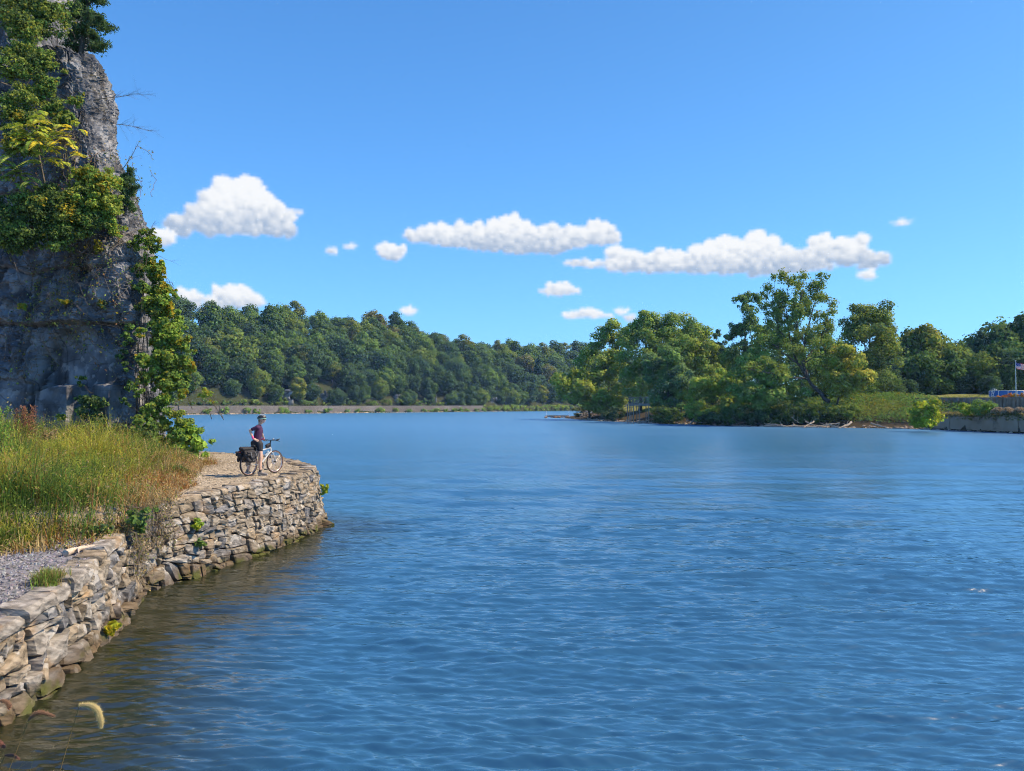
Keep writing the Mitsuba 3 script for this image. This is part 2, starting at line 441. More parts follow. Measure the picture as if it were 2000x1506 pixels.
def hill():
    t = np.arange(-330, 760, 6.0)
    w = np.concatenate([[-30, -8, -2, 0, 1.2, 3, 7, 9], np.arange(14, 130, 6), np.arange(140, 270, 20)])
    W, Tt = np.meshgrid(w, t, indexing='ij')
    xy = S0 + Tt[..., None] * SD + W[..., None] * SN
    z = hill_z(Tt, W)
    put('hills', (np.concatenate([xy, z[..., None]], -1).reshape(-1, 3), grid_faces(*z.shape)[:, ::-1]), 'mat_forest_floor', smooth=True)
    tag('hills', 'steep wooded bluff behind the far shore', kind='structure')


scene['mat_forest_floor'] = {'type': 'twosided', 'bsdf': {'type': 'diffuse', 'reflectance': proc(lambda p, n, uv: mix((.03, .045, .02), (.06, .065, .035), mikit.fbm(p.x * .2, p.y * .2, p.z * .2)))}}
hill()


def at_hill(t, w, dz=0.0):
    xy = S0 + t * SD + w * SN
    return np.array([xy[0], xy[1], float(hill_z(np.array(t), np.array(w))) + dz])


HILL_LABEL = {'oak_dark': 'dark green round tree', 'oak_mid': 'mid green round tree', 'oak_wide': 'blue-green spreading tree', 'oak_olive': 'olive round tree', 'tall_mid': 'tall narrow green tree',
              'rusty': 'rust-tinged tree', 'cedar': 'dark pointed evergreen tree', 'yellowish': 'yellow-green narrow tree', 'open_top': 'thin open-crowned tree', 'wide_dark': 'dark spreading tree'}


def hill_trees():
    rng = np.random.default_rng(21)
    spots = []
    for row, w in enumerate([11, 18, 27, 38, 50, 62, 74]):
        step = 11.6 + .35 * row
        t = -45 + 3 * row + rng.uniform(0, step)
        while t < 455 + 12 * row:
            spots.append((t + rng.normal(0, 2.2), w + rng.normal(0, 2.4), row))
            t += step * rng.uniform(.75, 1.25)
    kinds = list(HILL_LABEL)
    base = np.array([.29, .18, .22, .045, .10, .015, .015, .02, .025, .17])
    spots.sort(key=lambda s: (s[2], s[0]))
    chosen = []
    for t, w, row in spots:
        p = base.copy()
        if row == 0:
            p += [0, .08, 0, .10, .05, .01, .02, .12, 0, 0]
        if row >= 5:
            p += [0, 0, 0, .02, 0, .03, 0, 0, .16, 0]
        kind = kinds[rng.choice(len(kinds), p=p / p.sum())]
        s = rng.uniform(.85, 1.3) * (.68 if row == 0 else .95 if row == 1 else 1.08)
        where = 'at the foot of' if row == 0 else 'low on' if row < 3 else 'half way up' if row < 5 else 'on the skyline of'
        third = 'left end' if t < 90 else 'middle' if t < 230 else 'right end'
        chosen.append((f'{HILL_LABEL[kind]} {where} far bluff, {third}', kind, t, w, s, rng.uniform(0, 360), rng.uniform(.85, 1.1)))
    seen = {}
    for lab, kind, t, w, s, a, q in chosen:
        k = seen[lab] = seen.get(lab, 0) + 1
        key = thing('hillside_tree', lab + (f', {ORD[k]} from left' if sum(c[0] == lab for c in chosen) > 1 else ''), 'tree', 'trees on the far bluff')
        stand(key, kind, at_hill(t, w, -.8), s, a, s * q)


ORD = ['', 'first', 'second', 'third', 'fourth', 'fifth', 'sixth', 'seventh', 'eighth', 'ninth', 'tenth', 'eleventh', 'twelfth', 'thirteenth', 'fourteenth', 'fifteenth'] + [f'{k}th' for k in range(16, 60)]
hill_trees()


def rock(rng, c, rad, n=2, rough=.25, seed=0, facet=True):
    m = trimesh.creation.icosphere(n)
    v = m.vertices.copy()
    d = meshkit.fbm(v * 1.3 + seed * 7.1, 3, seed) - .5
    v = v * (1 + 2 * rough * d[:, None])
    if facet:
        k = unit(rng.normal(size=(7, 3)))
        for q in k:
            h = rng.uniform(.55, .85)
            e = v @ q
            v -= np.clip(e - h, 0, None)[:, None] * q * .85
    a = rng.uniform(0, 6.28)
    R = np.array([[math.cos(a), -math.sin(a), 0], [math.sin(a), math.cos(a), 0], [0, 0, 1]])
    return v * np.asarray(rad) @ R.T + np.asarray(c), m.faces


scene['mat_rock'] = {'type': 'twosided', 'bsdf': {'type': 'diffuse', 'reflectance': proc(lambda p, n, uv: mix((.10, .10, .10), (.33, .32, .30), smoothstep(.3, .7, mikit.fbm(p.x * .5, p.y * .5, p.z * .9, 4))))}}


def far_rocks():
    rng = np.random.default_rng(4)
    for t, dw, r, px in [(55, 10, (5.5, 3.0, 7), 'largest pale'), (80, 11, (4.0, 2.5, 9), 'tall narrow'), (100, 10, (3.5, 2.5, 5), 'small shaded'), (131, 10, (4.5, 2.5, 7), 'second'), (160, 11, (3.5, 2.4, 8), 'leaning'), (176, 11, (4.5, 2.5, 8), 'broken'), (192, 10, (5, 2.5, 6), 'low grey'), (172, 24, (3.5, 3, 5), 'high'), (216, 10.5, (4, 2.5, 6), 'last')]:
        key = thing('rock_outcrop', f'{px} grey limestone outcrop at the foot of the far bluff above the towpath', 'rock')
        c = at_hill(t, dw + 1.5, -.5)
        m = MB()
        for _ in range(7):
            q = rng.uniform(-1, 1, (11, 3)) * [.55, .4, .6] * np.array(r) * rng.uniform(.4, .7) + c + rng.normal(0, 1, 3) * np.array(r) * [.45, .2, .2] + [0, 0, r[2] * .15]
            m.mesh(trimesh.convex.convex_hull(q))
        m.put(key, 'mat_rock', color=False)


far_rocks()


def far_wall():
    rng = np.random.default_rng(6)
    w = thing('towpath_wall', 'long grey retaining wall of angled panels along the far shore', 'wall')
    ts = [-40, -22, -4, 14, 32, 50, 66, 73, 92, 104, 125, 148, 168, 181, 194]
    core = MB()
    for a, b in zip(ts[:-1], ts[1:]):
        o1, o2 = rng.uniform(-.1, .9), rng.uniform(-.1, .9)
        p, q = S0 + a * SD + o1 * SN, S0 + (b - .15) * SD + o2 * SN
        d = unit(q - p)
        nrm = np.array([-d[1], d[0]])
        zt = 3.7 + rng.uniform(-.06, .06)
        v = np.array([[*(p - nrm * .3), .15], [*(q - nrm * .3), .15], [*(q + nrm * .9), .15], [*(p + nrm * .9), .15], [*(p - nrm * 0), zt], [*(q - nrm * 0), zt], [*(q + nrm * 1.2), zt], [*(p + nrm * 1.2), zt]])
        f = np.array([[0, 1, 5, 4], [1, 2, 6, 5], [2, 3, 7, 6], [3, 0, 4, 7], [4, 5, 6, 7], [3, 2, 1, 0]])
        put(part(w, 'panel'), (v, f), 'mat_far_wall')
    m = MB()
    for _ in range(420):                                   # the stony margin below the wall
        t, o = rng.uniform(-40, 215), rng.uniform(-2.2, .2)
        m.add(*rock(rng, [*(S0 + t * SD + o * SN), .05], np.array([1, .8, .5]) * rng.uniform(.25, .9), 1, .2, _ % 9), np.array([.42, .35, .27]) * rng.uniform(.5, 1.15))
    k = thing('shore_stones', 'tan stones along the waterline below the far wall', 'stones', kind='stuff')
    m.put(k, 'mat_matte')


scene['mat_far_wall'] = {'type': 'twosided', 'bsdf': {'type': 'diffuse', 'reflectance': proc(lambda p, n, uv: mix((.10, .095, .09), (.22, .205, .19), mikit.fbm((p.x * .6 + p.y * .8) * 2.2, p.z * 3.0, 0, 3)) * (.8 + .35 * mikit.noise((p.x * .6 + p.y * .8) * .12, 3)))}}
far_wall()


def far_shrubs():
    rng = np.random.default_rng(9)
    for k, (t, r) in enumerate(sorted([(16, 3.0), (26, 2.6), (32, 2.2), (46, 3.4), (91, 1.9), (106, 2.6), (140, 1.8), (145, 1.6), (150, 2.0), (166, 2.2), (171, 2.3), (177, 2.0), (8, 2.4), (60, 1.8), (72, 2.2), (84, 1.6), (118, 2.0), (128, 1.7), (157, 1.9), (186, 2.2), (192, 2.4)])):
        key = thing('shore_shrub', f'green waterside shrub growing against far towpath wall, {ORD[k + 1]} from left', 'shrub', 'shrubs in front of the far wall')
        p = at_hill(t, -1.0)
        p[2] = .2
        shrub(key, rng, p, (r * 1.1, r * .8, r * .62), 420, .55, GREEN['mid'], GREEN['bright'], .5, lumps=9)
    t, k = 200, 0
    while t < 330:
        k += 1
        key = thing('bank_shrub', f'yellow-green shrub in the low row beyond the far wall, {ORD[k]} from left', 'shrub', 'row of shrubs right of the far wall')
        p = at_hill(t, 1.0)
        p[2] = .2
        shrub(key, rng, p, (rng.uniform(3.2, 4.6), 2.4, rng.uniform(2.2, 3.1)), 520, .6, GREEN['bright'], GREEN['olive'], .4, lumps=10)
        t += rng.uniform(5, 7.5)
    for k in range(46):                                    # scrub along the towpath edge above the wall
        t = -30 + k * 5.1 + rng.uniform(-1.8, 1.8)
        key = thing('bluff_shrub', f'small green shrub on the towpath edge under the far bluff, {ORD[k + 1]} from left', 'shrub', 'shrubs at the foot of the far bluff')
        shrub(key, rng, at_hill(t, rng.uniform(7.5, 9.5)), (rng.uniform(1.6, 3.2), 1.6, rng.uniform(1.0, 2.8)), 260, .55, GREEN['mid'], GREEN[rng.choice(['bright', 'dark', 'olive'])], .4, lumps=7, stems=3)


far_shrubs()

# ------------------------------------------------------------------ the right bank: terrain, sea wall, lawn, trees
SHORE = np.array([(15, 231), (19, 205), (23, 183), (30, 166), (35.5, 157), (45, 139), (54, 133), (61, 128.5), (66, 123.5), (68.6, 116), (70.5, 107), (73, 92), (77, 70), (110, 20), (300, 20), (300, 520), (140, 460), (60, 330), (26, 262)], float)


def inside(x, y):
    c = np.zeros(np.shape(x), bool)
    P = SHORE
    for (x0, y0), (x1, y1) in zip(P, np.roll(P, -1, 0)):
        c ^= ((y0 > y) != (y1 > y)) & (x < (x1 - x0) * (y - y0) / (y1 - y0 + 1e-12) + x0)
    return c


def shore_dist(x, y):
    d = np.full(np.shape(x), 1e9)
    for (x0, y0), (x1, y1) in zip(SHORE, np.roll(SHORE, -1, 0)):
        ex, ey = x1 - x0, y1 - y0
        t = np.clip(((x - x0) * ex + (y - y0) * ey) / (ex * ex + ey * ey), 0, 1)
        d = np.minimum(d, np.hypot(x - x0 - t * ex, y - y0 - t * ey))
    return np.where(inside(x, y), d, -d)


WALL = np.array([(67.0, 122.0), (67.6, 118.5), (69.9, 103.0), (72.8, 88), (77, 66)])      # the sea wall's foot
UP = np.array([(72.5, 137.0), (74.5, 131.0), (76.6, 121.0), (78.5, 112.0), (82, 96), (88, 66)])      # the upper wall's foot


def line_side(P, x, y):
    """Signed distance to a polyline given as x over y: positive to its right."""
    return x - np.interp(-y, -P[:, 1], P[:, 0])


def bank_z(x, y):
    x, y = np.asarray(x, float), np.asarray(y, float)
    d = shore_dist(x, y)
    z = np.interp(d, [-12, -1, 0, 1.5, 5, 9, 16, 40, 90], [-4, -.5, .05, .35, 1.6, 3.2, 4.9, 5.6, 7.0])
    z = z + np.clip(d / 6, 0, 1) * .7 * fb(x, y, 9, 3, 31)
    low = np.interp(x, [15, 30, 42, 52], [.35, .5, .8, 1.0])
    z = np.where(z > .4, .4 + (z - .4) * low, z)
    yard = mi_smooth(126, 119, y)
    a, b = line_side(WALL, x, y), line_side(UP, x, y)
    zy = np.where(a < .35, np.interp(d, [-12, -1, 0, 2.5], [-4, -.5, .05, .5]), np.where(b < .3, 2.5 + .05 * np.clip(a, 0, 8), np.interp(b, [.3, 30, 90], [5.0, 5.8, 7])))
    return z * (1 - yard) + zy * yard


def bank():
    xs = np.concatenate([np.arange(4, 64, 2.0), np.arange(64, 92, .5), np.arange(92, 140, 4), np.arange(140, 301, 16)])
    ys = np.concatenate([np.arange(20, 80, 8.0), np.arange(80, 146, 1.0), np.arange(146, 240, 4), np.arange(240, 520, 20)])
    X, Y = np.meshgrid(xs, ys)
    Z = bank_z(X, Y)
    put('river_bank', (np.stack([X, Y, Z], -1).reshape(-1, 3), grid_faces(*X.shape)), 'mat_bank', smooth=True)
    tag('river_bank', 'grassy wooded river bank on the right', kind='structure')


scene['mat_bank'] = {'type': 'twosided', 'bsdf': {'type': 'diffuse', 'reflectance': proc(lambda p, n, uv: mix(mix((.045, .040, .026), (.085, .070, .048), mikit.fbm(p.x * .8, p.y * .8, 0)), mix((.14, .17, .05), (.24, .22, .09), mikit.fbm(p.x * .35, p.y * .35, 0, 4)), smoothstep(2.0, 2.6, p.z)))}}
bank()


def mass_lumps(rng, masses, k=9, depth=.8, r=(.34, .55), low=.85):
    out = []
    for c, rx, rz in masses:
        out.append(round_lumps(rng, c, (rx, rx * depth, rz), k, r=r, low=low))
    return np.vstack(out)


def big_tree(label, Y, base, masses, n, size, col, col2, mixf=.3, r0=.35, k=17, name='shore_tree', group=None, lean=(0, 0), **kw):
    """masses: (centre point, rx, rz) of the crown's main boughs."""
    key = thing(name, label, 'tree', group)
    rng = np.random.default_rng(abs(hash_text(label)) % 100000)
    L = mass_lumps(rng, masses, k, kw.pop('depth', .75), kw.pop('r', (.26, .46)))
    base = np.array([base[0], base[1], float(bank_z(base[0], base[1])) - .3])
    make_tree(key, rng, base, L, int(n * 1.15), size * 1.3, np.array(GREEN[col]) * 1.15, np.array(GREEN[col2]) * 1.15, mixf, r0=r0, lean=lean, **{'aspect': .85, 'tone': .24, 'soft': .2, 'shell': (.88, .2), **kw})


def hash_text(s):
    h = 7
    for ch in s:
        h = (h * 31 + ord(ch)) % 1000003
    return h


def bank_trees():
    big_tree('low spreading light green tree at the tip of the right bank', 205, (21, 205, 3.83), [((16.31, 205, 7.15), 7, 5.6), ((22.58, 203, 5.75), 7.5, 5.0), ((15.08, 207, 10.81), 4.5, 3.6), ((19.46, 206, 9.94), 5.5, 4.0), ((25.19, 202, 4.1), 4.5, 3.2)], 15000, .40, 'olive', 'bright', .3)
    big_tree('olive tree with a sky hole in its crown on the right bank point', 210, (26.33, 210, 3.83), [((28.38, 210, 24.26), 5.0, 3.6), ((24.52, 211, 21.5), 4.6, 4.2), ((21.55, 210, 16.16), 5.6, 5.2), ((30.78, 209, 20.77), 3.6, 4.2), ((25.27, 208, 13.93), 6.5, 6.0), ((29.89, 206, 11.75), 5, 6)], 15000, .38, 'olive', 'mid', .35, k=15)
    big_tree('tall dense tree with feathery top left of the big shoreline wood', 195, (32.86, 195, 3.83), [((33.61, 195, 24.91), 4.6, 4.0), ((37.75, 196, 23.3), 6.5, 5.0), ((32.1, 194, 18.5), 6.0, 6.6), ((37.79, 193, 16.47), 7.5, 7.0), ((33.04, 192, 11.21), 6.5, 6.5)], 20000, .36, 'mid', 'olive', .4, r0=.45)
    big_tree('broad dense green tree filling the middle of the shoreline wood', 196, (44.92, 196, 3.83), [((43.49, 198, 24.16), 6.5, 4.6), ((47.92, 197, 21.39), 5.5, 5.5), ((43.23, 194, 17.19), 8.0, 7.0), ((48.87, 193, 15.81), 4.5, 7.0), ((44.46, 191, 9.88), 7.5, 7)], 21000, .36, 'mid', 'olive', .5, r0=.45)
    big_tree('silvery green maple leaning over the water beside the deck', 166, (37.71, 166, 3.83), [((34, 168, 8.36), 5.2, 5.6), ((31.9, 170, 12.55), 4.0, 4.0), ((35.17, 167, 12.85), 4.5, 4.5), ((36.5, 164, 7.37), 4.2, 5.0), ((33.12, 166, 4.28), 3.4, 2.6), ((34.94, 163, 3.61), 3.6, 2.2)], 21000, .30, 'mid', 'blue', .5, lean=(-1.5, 0))
    big_tree('yellow-green small tree over the bank right of the leaning maple', 152, (39.45, 152, 3.83), [((38.13, 152, 6.6), 3.9, 4.2), ((42.32, 153, 8.68), 3.7, 3.8), ((40.24, 150, 3.53), 4.4, 2.6), ((43.99, 151, 6.07), 3.4, 4.2), ((36.6, 150, 3.02), 2.8, 2.2)], 13000, .29, 'olive', 'bright', .35, r0=.2)
    big_tree('dark conical tree behind the shoreline wood', 196, (53.9, 196, 3.83), [((53.63, 196, 20.24), 2.4, 3.6), ((53.6, 196, 16), 3.6, 5.0), ((53.68, 195, 11.33), 4.4, 5)], 9000, .36, 'dark', 'blue', .3)
    big_tree('dark green upright tree left of the tallest tree', 176, (53.98, 176, 3.83), [((53.34, 176, 27.63), 2.2, 2.4), ((55.96, 176, 28.11), 2.5, 2.6), ((53.79, 176, 24.05), 3.8, 4.2), ((51.74, 176, 20.71), 2.6, 2.6), ((55.57, 175, 19.43), 4.6, 5.0), ((52.86, 174, 14.05), 5, 5.5)], 9500, .31, 'dark', 'mid', .4, k=16)
    big_tree('yellowing tree leaning right beside the tallest tree', 140, (59.64, 140, 3.83), [((61.25, 140, 12.52), 3.6, 3.8), ((61.91, 139, 9.83), 4.2, 3.6), ((62.93, 138, 7.92), 2.4, 2.2), ((60.01, 139, 7.58), 3.6, 2.9), ((59.76, 141, 10.68), 2.8, 3.4)], 14000, .27, 'olive', 'yellow', .5, r0=.2)
    big_tree('large round topped tree right of the tallest tree', 168, (79.27, 168, 3.83), [((76.32, 168, 22.45), 4.4, 4.2), ((80.08, 168, 23.13), 5.2, 4.4), ((82.15, 167, 19.28), 3.7, 5.0), ((76.91, 165, 17.2), 6.6, 6.2), ((82.37, 166, 13.58), 3.4, 6.0), ((77.47, 164, 10.69), 5.6, 5.0), ((74.21, 166, 15.26), 4, 6)], 24000, .30, 'olive', 'dark', .5, r0=.45)
    # the tall sparse tree: its limbs are drawn, the leaves hang round their ends
    key = thing('tall_tree', 'tallest sparse tree with leaning trunk and open top above the bank', 'tree')
    rng = np.random.default_rng(77)
    m, ends = MB(), []
    roads = [[(58, 139, 4.39), (56.87, 141, 6.68), (55.67, 143, 8.85), (55.31, 144, 11.99), (55.93, 145, 15.58), (57.24, 146, 19.62), (58.47, 146, 23.77), (59.3, 146, 27.54)],
             [(55.67, 143, 8.85), (54.43, 144, 11.6), (53.37, 145, 14.79), (53.29, 146, 18.82), (53.19, 147, 22.91), (53.74, 147, 28.4)],
             [(54.43, 144, 11.6), (51.18, 143, 13.68), (48.44, 142, 15.72), (46.06, 142, 16.97)],
             [(55.31, 144, 11.99), (58.38, 146, 15.27), (61.22, 148, 19.03), (62.7, 149, 24.18)],
             [(53.37, 145, 14.79), (51.67, 147, 18.93), (50.85, 148, 23.04), (51.29, 148, 26.56)],
             [(55.67, 143, 8.85), (51.38, 141, 9.25), (46.9, 139, 9.83), (43.03, 138, 10.53)],
             [(55.31, 144, 11.99), (58.49, 142, 13.61), (60.01, 141, 15.64)],
             [(55.93, 145, 15.58), (53.74, 143, 18.52), (54.36, 143, 22.39), (54.98, 143, 26.08)]]
    for i, p in enumerate(roads):
        p = np.array(p)
        r0 = [.42, .30, .2, .22, .18, .2, .14, .16][i]
        q = np.linspace(0, len(p) - 1, len(p) * 4)
        P = np.stack([np.interp(q, np.arange(len(p)), p[:, a]) for a in range(3)], 1) + rng.normal(0, .08, (len(q), 3))
        m.add(*tube(P, r0 * (1 - .88 * np.linspace(0, 1, len(q)) ** .8), 7))
        for j in range(5, len(q)):
            for _ in range(2 if i not in (0,) or j > 14 else 0):
                d = unit(rng.normal(size=3) * [1, 1, .7] + [0, 0, .35])
                l = rng.uniform(1.0, 2.7)
                e = P[j] + d * l
                u = np.linspace(0, 1, 4)[:, None]
                m.add(*tube(P[j] + (e - P[j]) * u + rng.normal(0, .07, (4, 3)), .05 * (1 - .8 * u[:, 0]), 4))
                ends.append([*e, *(np.array([.85, .85, .9]) * rng.uniform(.55, 1.35))])
    m.put(part(key, 'trunk'), 'mat_bark', smooth=True, color=False)
    L = np.array(ends)
    L = L[rng.random(len(L)) < .9]
    v, f, c = crown_mesh(rng, L, 24000, .36, GREEN['olive'], GREEN['mid'], .35, shell=(.72, .38), jitter=.8, aspect=.75, tone=.26, soft=.25)
    put(part(key, 'crown'), (v, f), 'mat_leaf', color=c)
    big_tree('dark lower tree filling the bank under the tallest tree', 143, (48.2, 143, 3.83), [((45.8, 142, 9.29), 4.6, 5.0), ((49.81, 142, 8.04), 4.6, 4.6), ((43.26, 141, 5.92), 3.6, 4.0), ((47.19, 140, 4.49), 4.2, 3.2), ((52.29, 141, 4.97), 3.4, 3.4), ((45.37, 143, 12.23), 3, 3)], 20000, .27, 'mid', 'olive', .35)
    big_tree('shaded green tree filling the gap behind the tallest tree', 165, (65.62, 165, 3.83), [((62.36, 165, 11.85), 6, 6), ((67.96, 165, 14.08), 5, 5), ((59.41, 166, 15.26), 5, 5), ((65.98, 163, 9), 5, 4.5), ((70.82, 164, 10.14), 4, 4.5), ((56.42, 167, 18.72), 4, 4.5)], 16000, .31, 'mid', 'dark', .4)
    rng = np.random.default_rng(8)
    for lab, px, rx, rz, col, c2 in [('dark waterside shrub below the dark lower tree, leftmost', (42.58, 141, 3.83), 3.4, 2.6, 'dark', 'mid'), ('grey-green waterside shrub in front of the dark lower tree', (47.02, 139.5, 3.83), 3.0, 2.1, 'blue', 'mid'), ('waterside shrub under the leaning trunk of the tallest tree', (51.63, 138, 3.83), 3.4, 2.4, 'dark', 'mid'), ('rounded green shrub at the foot of the leaning trunk', (55.59, 137, 3.83), 2.6, 2.3, 'mid', 'olive'),
                                     ('dusty green shrub on the bank below the yellowing tree', (58.71, 134, 3.83), 2.8, 2.2, 'mid', 'olive'), ('dark shrub in the hollow left of the deck', (24.78, 182, 3.83), 3.0, 2.2, 'dark', 'blue'), ('dark shrub right of the wooden deck posts', (30.87, 159, 3.83), 2.6, 2.4, 'dark', 'mid'), ('shrub at the foot of the leaning maple', (32.81, 157, 3.83), 3.2, 2.0, 'mid', 'dark'),
                                     ('low dark shrub overhanging the water left of the driftwood', (40.77, 144, 3.83), 3.0, 2.0, 'dark', 'mid'), ('dark shrub between the two leftmost waterside shrubs under the tall tree', (44.83, 140, 3.83), 2.6, 1.7, 'dark', 'blue'), ('dark overhanging shrub right of the grey-green one', (49.29, 138.5, 3.83), 2.6, 1.8, 'dark', 'mid'), ('low shrub over the driftwood below the leaning trunk', (53.56, 137, 3.83), 2.4, 1.6, 'mid', 'dark'), ('dark low shrub under the small yellow-green tree', (39.11, 148, 3.83), 3.0, 1.9, 'dark', 'blue'), ('shrub at the water under the small yellow-green tree, left side', (37.09, 152, 3.83), 2.6, 1.8, 'dark', 'mid'), ('olive shrub on the bank top behind the leaning trunk', (63.36, 148, 4.43), 3.0, 2.6, 'mid', 'olive'), ('green shrub on the bank top right of the yellowing tree', (69.28, 150, 5.04), 3.6, 2.6, 'mid', 'dark'), ('dark shrub on the lawn edge under the round topped tree', (77.77, 158, 5.43), 4.0, 3.2, 'dark', 'mid'), ('shrub low behind the leaning trunk, on the slope', (60.67, 150, 4.03), 3.2, 3.4, 'dark', 'mid'), ('brown-green low shrub at the very tip of the right bank', (19.84, 218, 3.83), 4.2, 2.2, 'dark', 'rust')]:
        shrub(thing('bank_bush', lab, 'shrub'), rng, np.array([px[0], px[1], max(.15, float(bank_z(px[0], px[1])) - .1)]), (rx * 1.2, rx * .9, rz * .9), 3600, .30, np.array(GREEN[col]) * .8, np.array(GREEN[c2]) * .75, .4, lumps=26, r=(.2, .42), shell=(.85, .35), tone=.25, soft=.2)
    # the wood behind the lawn, and what shows between the shore trees
    wood = [('tall_mid', 1352, 225, 650), ('oak_mid', 1385, 230, 655), ('oak_dark', 1425, 225, 668), ('tall_mid', 1500, 215, 672), ('oak_mid', 1635, 215, 655), ('oak_dark', 1645, 205, 690), ('oak_olive', 1755, 205, 640), ('tall_mid', 1780, 208, 628), ('yellowish', 1802, 204, 606), ('tall_mid', 1826, 210, 632), ('oak_olive', 1850, 205, 642), ('tall_mid', 1874, 212, 655), ('oak_dark', 1893, 206, 668), ('cedar', 1917, 214, 640), ('oak_dark', 1930, 220, 618), ('tall_mid', 1955, 212, 622), ('oak_mid', 1980, 218, 606), ('tall_mid', 2003, 215, 598), ('oak_dark', 2032, 216, 595), ('oak_mid', 2065, 214, 600), ('tall_mid', 2100, 214, 600), ('oak_dark', 2140, 214, 598),
            ('oak_wide', 1768, 186, 690), ('oak_mid', 1800, 184, 672), ('oak_dark', 1832, 187, 690), ('tall_mid', 1856, 183, 672), ('oak_mid', 1888, 186, 690), ('oak_olive', 1915, 184, 675), ('tall_mid', 1942, 186, 660), ('oak_wide', 1972, 184, 668), ('oak_mid', 2002, 186, 650), ('oak_dark', 2040, 185, 655), ('oak_mid', 2080, 184, 655), ('oak_dark', 1745, 182, 715), ('oak_dark', 1718, 195, 700), ('oak_dark', 1860, 200, 700), ('oak_dark', 1800, 200, 690), ('oak_wide', 1930, 200, 690), ('oak_dark', 1985, 202, 690)]
    for i, (kind, px, Y, top) in enumerate(wood):
        x = (px - 1000) / 1483 * Y
        z0 = float(bank_z(x, Y))
        h = 3.83 + (792 - top) / 1483 * Y - z0
        tall = {'tall_mid': 19.2, 'yellowish': 19.2, 'cedar': 18.5, 'oak_wide': 15.6}.get(kind, 17.2)
        row = 'front row behind lawn' if Y < 195 else 'back row behind lawn'
        if px < 1700:
            row = 'gaps between shoreline trees'
        key = thing('wood_tree', f'{HILL_LABEL[kind]} in the {row}, {ORD[1 + sum(1 for q in wood if (q[2] < 195) == (Y < 195) and (q[1] < 1700) == (px < 1700) and q[1] < px)]} from left', 'tree', 'trees of the wood on the right bank')
        stand(key, kind, (x, Y, z0 - .3), h / tall * 1.0, (i * 77) % 360, h / tall)

    for i in range(20):
        px, Y = 1700 + i * 18, 178 + (i * 7) % 13
        x = (px - 1000) / 1483 * Y
        stand(thing('wood_bush', f'dark understory bush at the foot of the wood behind lawn, {ORD[i + 1]} from left', 'shrub', 'bushes under the wood'), ['oak_dark', 'oak_wide', 'oak_mid'][i % 3], (x, Y, float(bank_z(x, Y)) - .9), .36, i * 51, .34 + .05 * (i % 4))


bank_trees()

# ------------------------------------------------------------------ what stands on the right bank
def _wallmat(lo, hi, dark):
    return {'type': 'twosided', 'bsdf': {'type': 'diffuse', 'reflectance': proc(lambda p, n, uv: mix(mix(lo, hi, mikit.fbm(p.y * 1.2, p.z * .7, p.x, 4)), dark, smoothstep(.52, .8, mikit.fbm(p.y * .7, p.z * 1.1, 5, 4)) * .6))}}


scene['mat_seawall'] = _wallmat((.33, .21, .14), (.47, .34, .25), (.16, .11, .08))
scene['mat_timber'] = {'type': 'twosided', 'bsdf': {'type': 'diffuse', 'reflectance': proc(lambda p, n, uv: mix((.12, .105, .09), (.30, .27, .235), mikit.fbm(p.x * 3, p.y * 3, p.z * .8, 4)))}}
scene['mat_driftwood'] = {'type': 'twosided', 'bsdf': {'type': 'diffuse', 'reflectance': proc(lambda p, n, uv: mix((.20, .16, .12), (.52, .46, .38), mikit.fbm(p.x * 2, p.y * 2, p.z * 3, 3)))}}
scene['mat_blue'] = {'type': 'principled', 'base_color': {'type': 'rgb', 'value': [.02, .12, .42]}, 'roughness': .4}
scene['mat_white'] = {'type': 'principled', 'base_color': {'type': 'rgb', 'value': [.75, .75, .74]}, 'roughness': .45}
scene['mat_steel'] = {'type': 'principled', 'base_color': {'type': 'rgb', 'value': [.55, .57, .6]}, 'roughness': .35, 'metallic': .6}


def polyline(P, step):
    P = np.asarray(P, float)
    s = np.concatenate([[0], np.cumsum(np.linalg.norm(np.diff(P, axis=0), axis=1))])
    q = np.arange(0, s[-1] + 1e-6, step)
    return np.stack([np.interp(q, s, P[:, a]) for a in range(P.shape[1])], 1)


def panel_wall(key, P, step, z0, z1, name, mat, thick=.35, bow=0.0, post=None, rng=None):
    Q = polyline(P, step)
    for a, b in zip(Q[:-1], Q[1:]):
        d = unit(b - a)
        n = np.array([d[1], -d[0]])
        if n[0] > 0:
            n = -n
        o = rng.uniform(-.05, .05)
        a2, b2 = a + d * .04 + n * o, b - d * .04 + n * (o + rng.uniform(-.03, .03))
        zt = z1 + rng.uniform(-.05, .05)
        mid = (a2 + b2) / 2 + n * bow
        ring = [a2, mid, b2, b2 - n * thick, a2 - n * thick]
        v = np.array([[*p, z0] for p in ring] + [[*p, zt] for p in ring])
        f = [[i, (i + 1) % 5, (i + 1) % 5 + 5, i + 5] for i in range(5)]
        f = np.vstack([np.array(f)[:, [0, 1, 2]], np.array(f)[:, [0, 2, 3]], [[5, 6, 7], [5, 7, 8], [5, 8, 9]]])
        put(part(key, name), (v, f), mat)
        if post:
            m = MB()
            m.add(*tube([[*(a + n * .02), z0], [*(a + n * .02), z1 + .06]], post, 8))
            m.put(part(key, 'post'), mat, smooth=True, color=False)


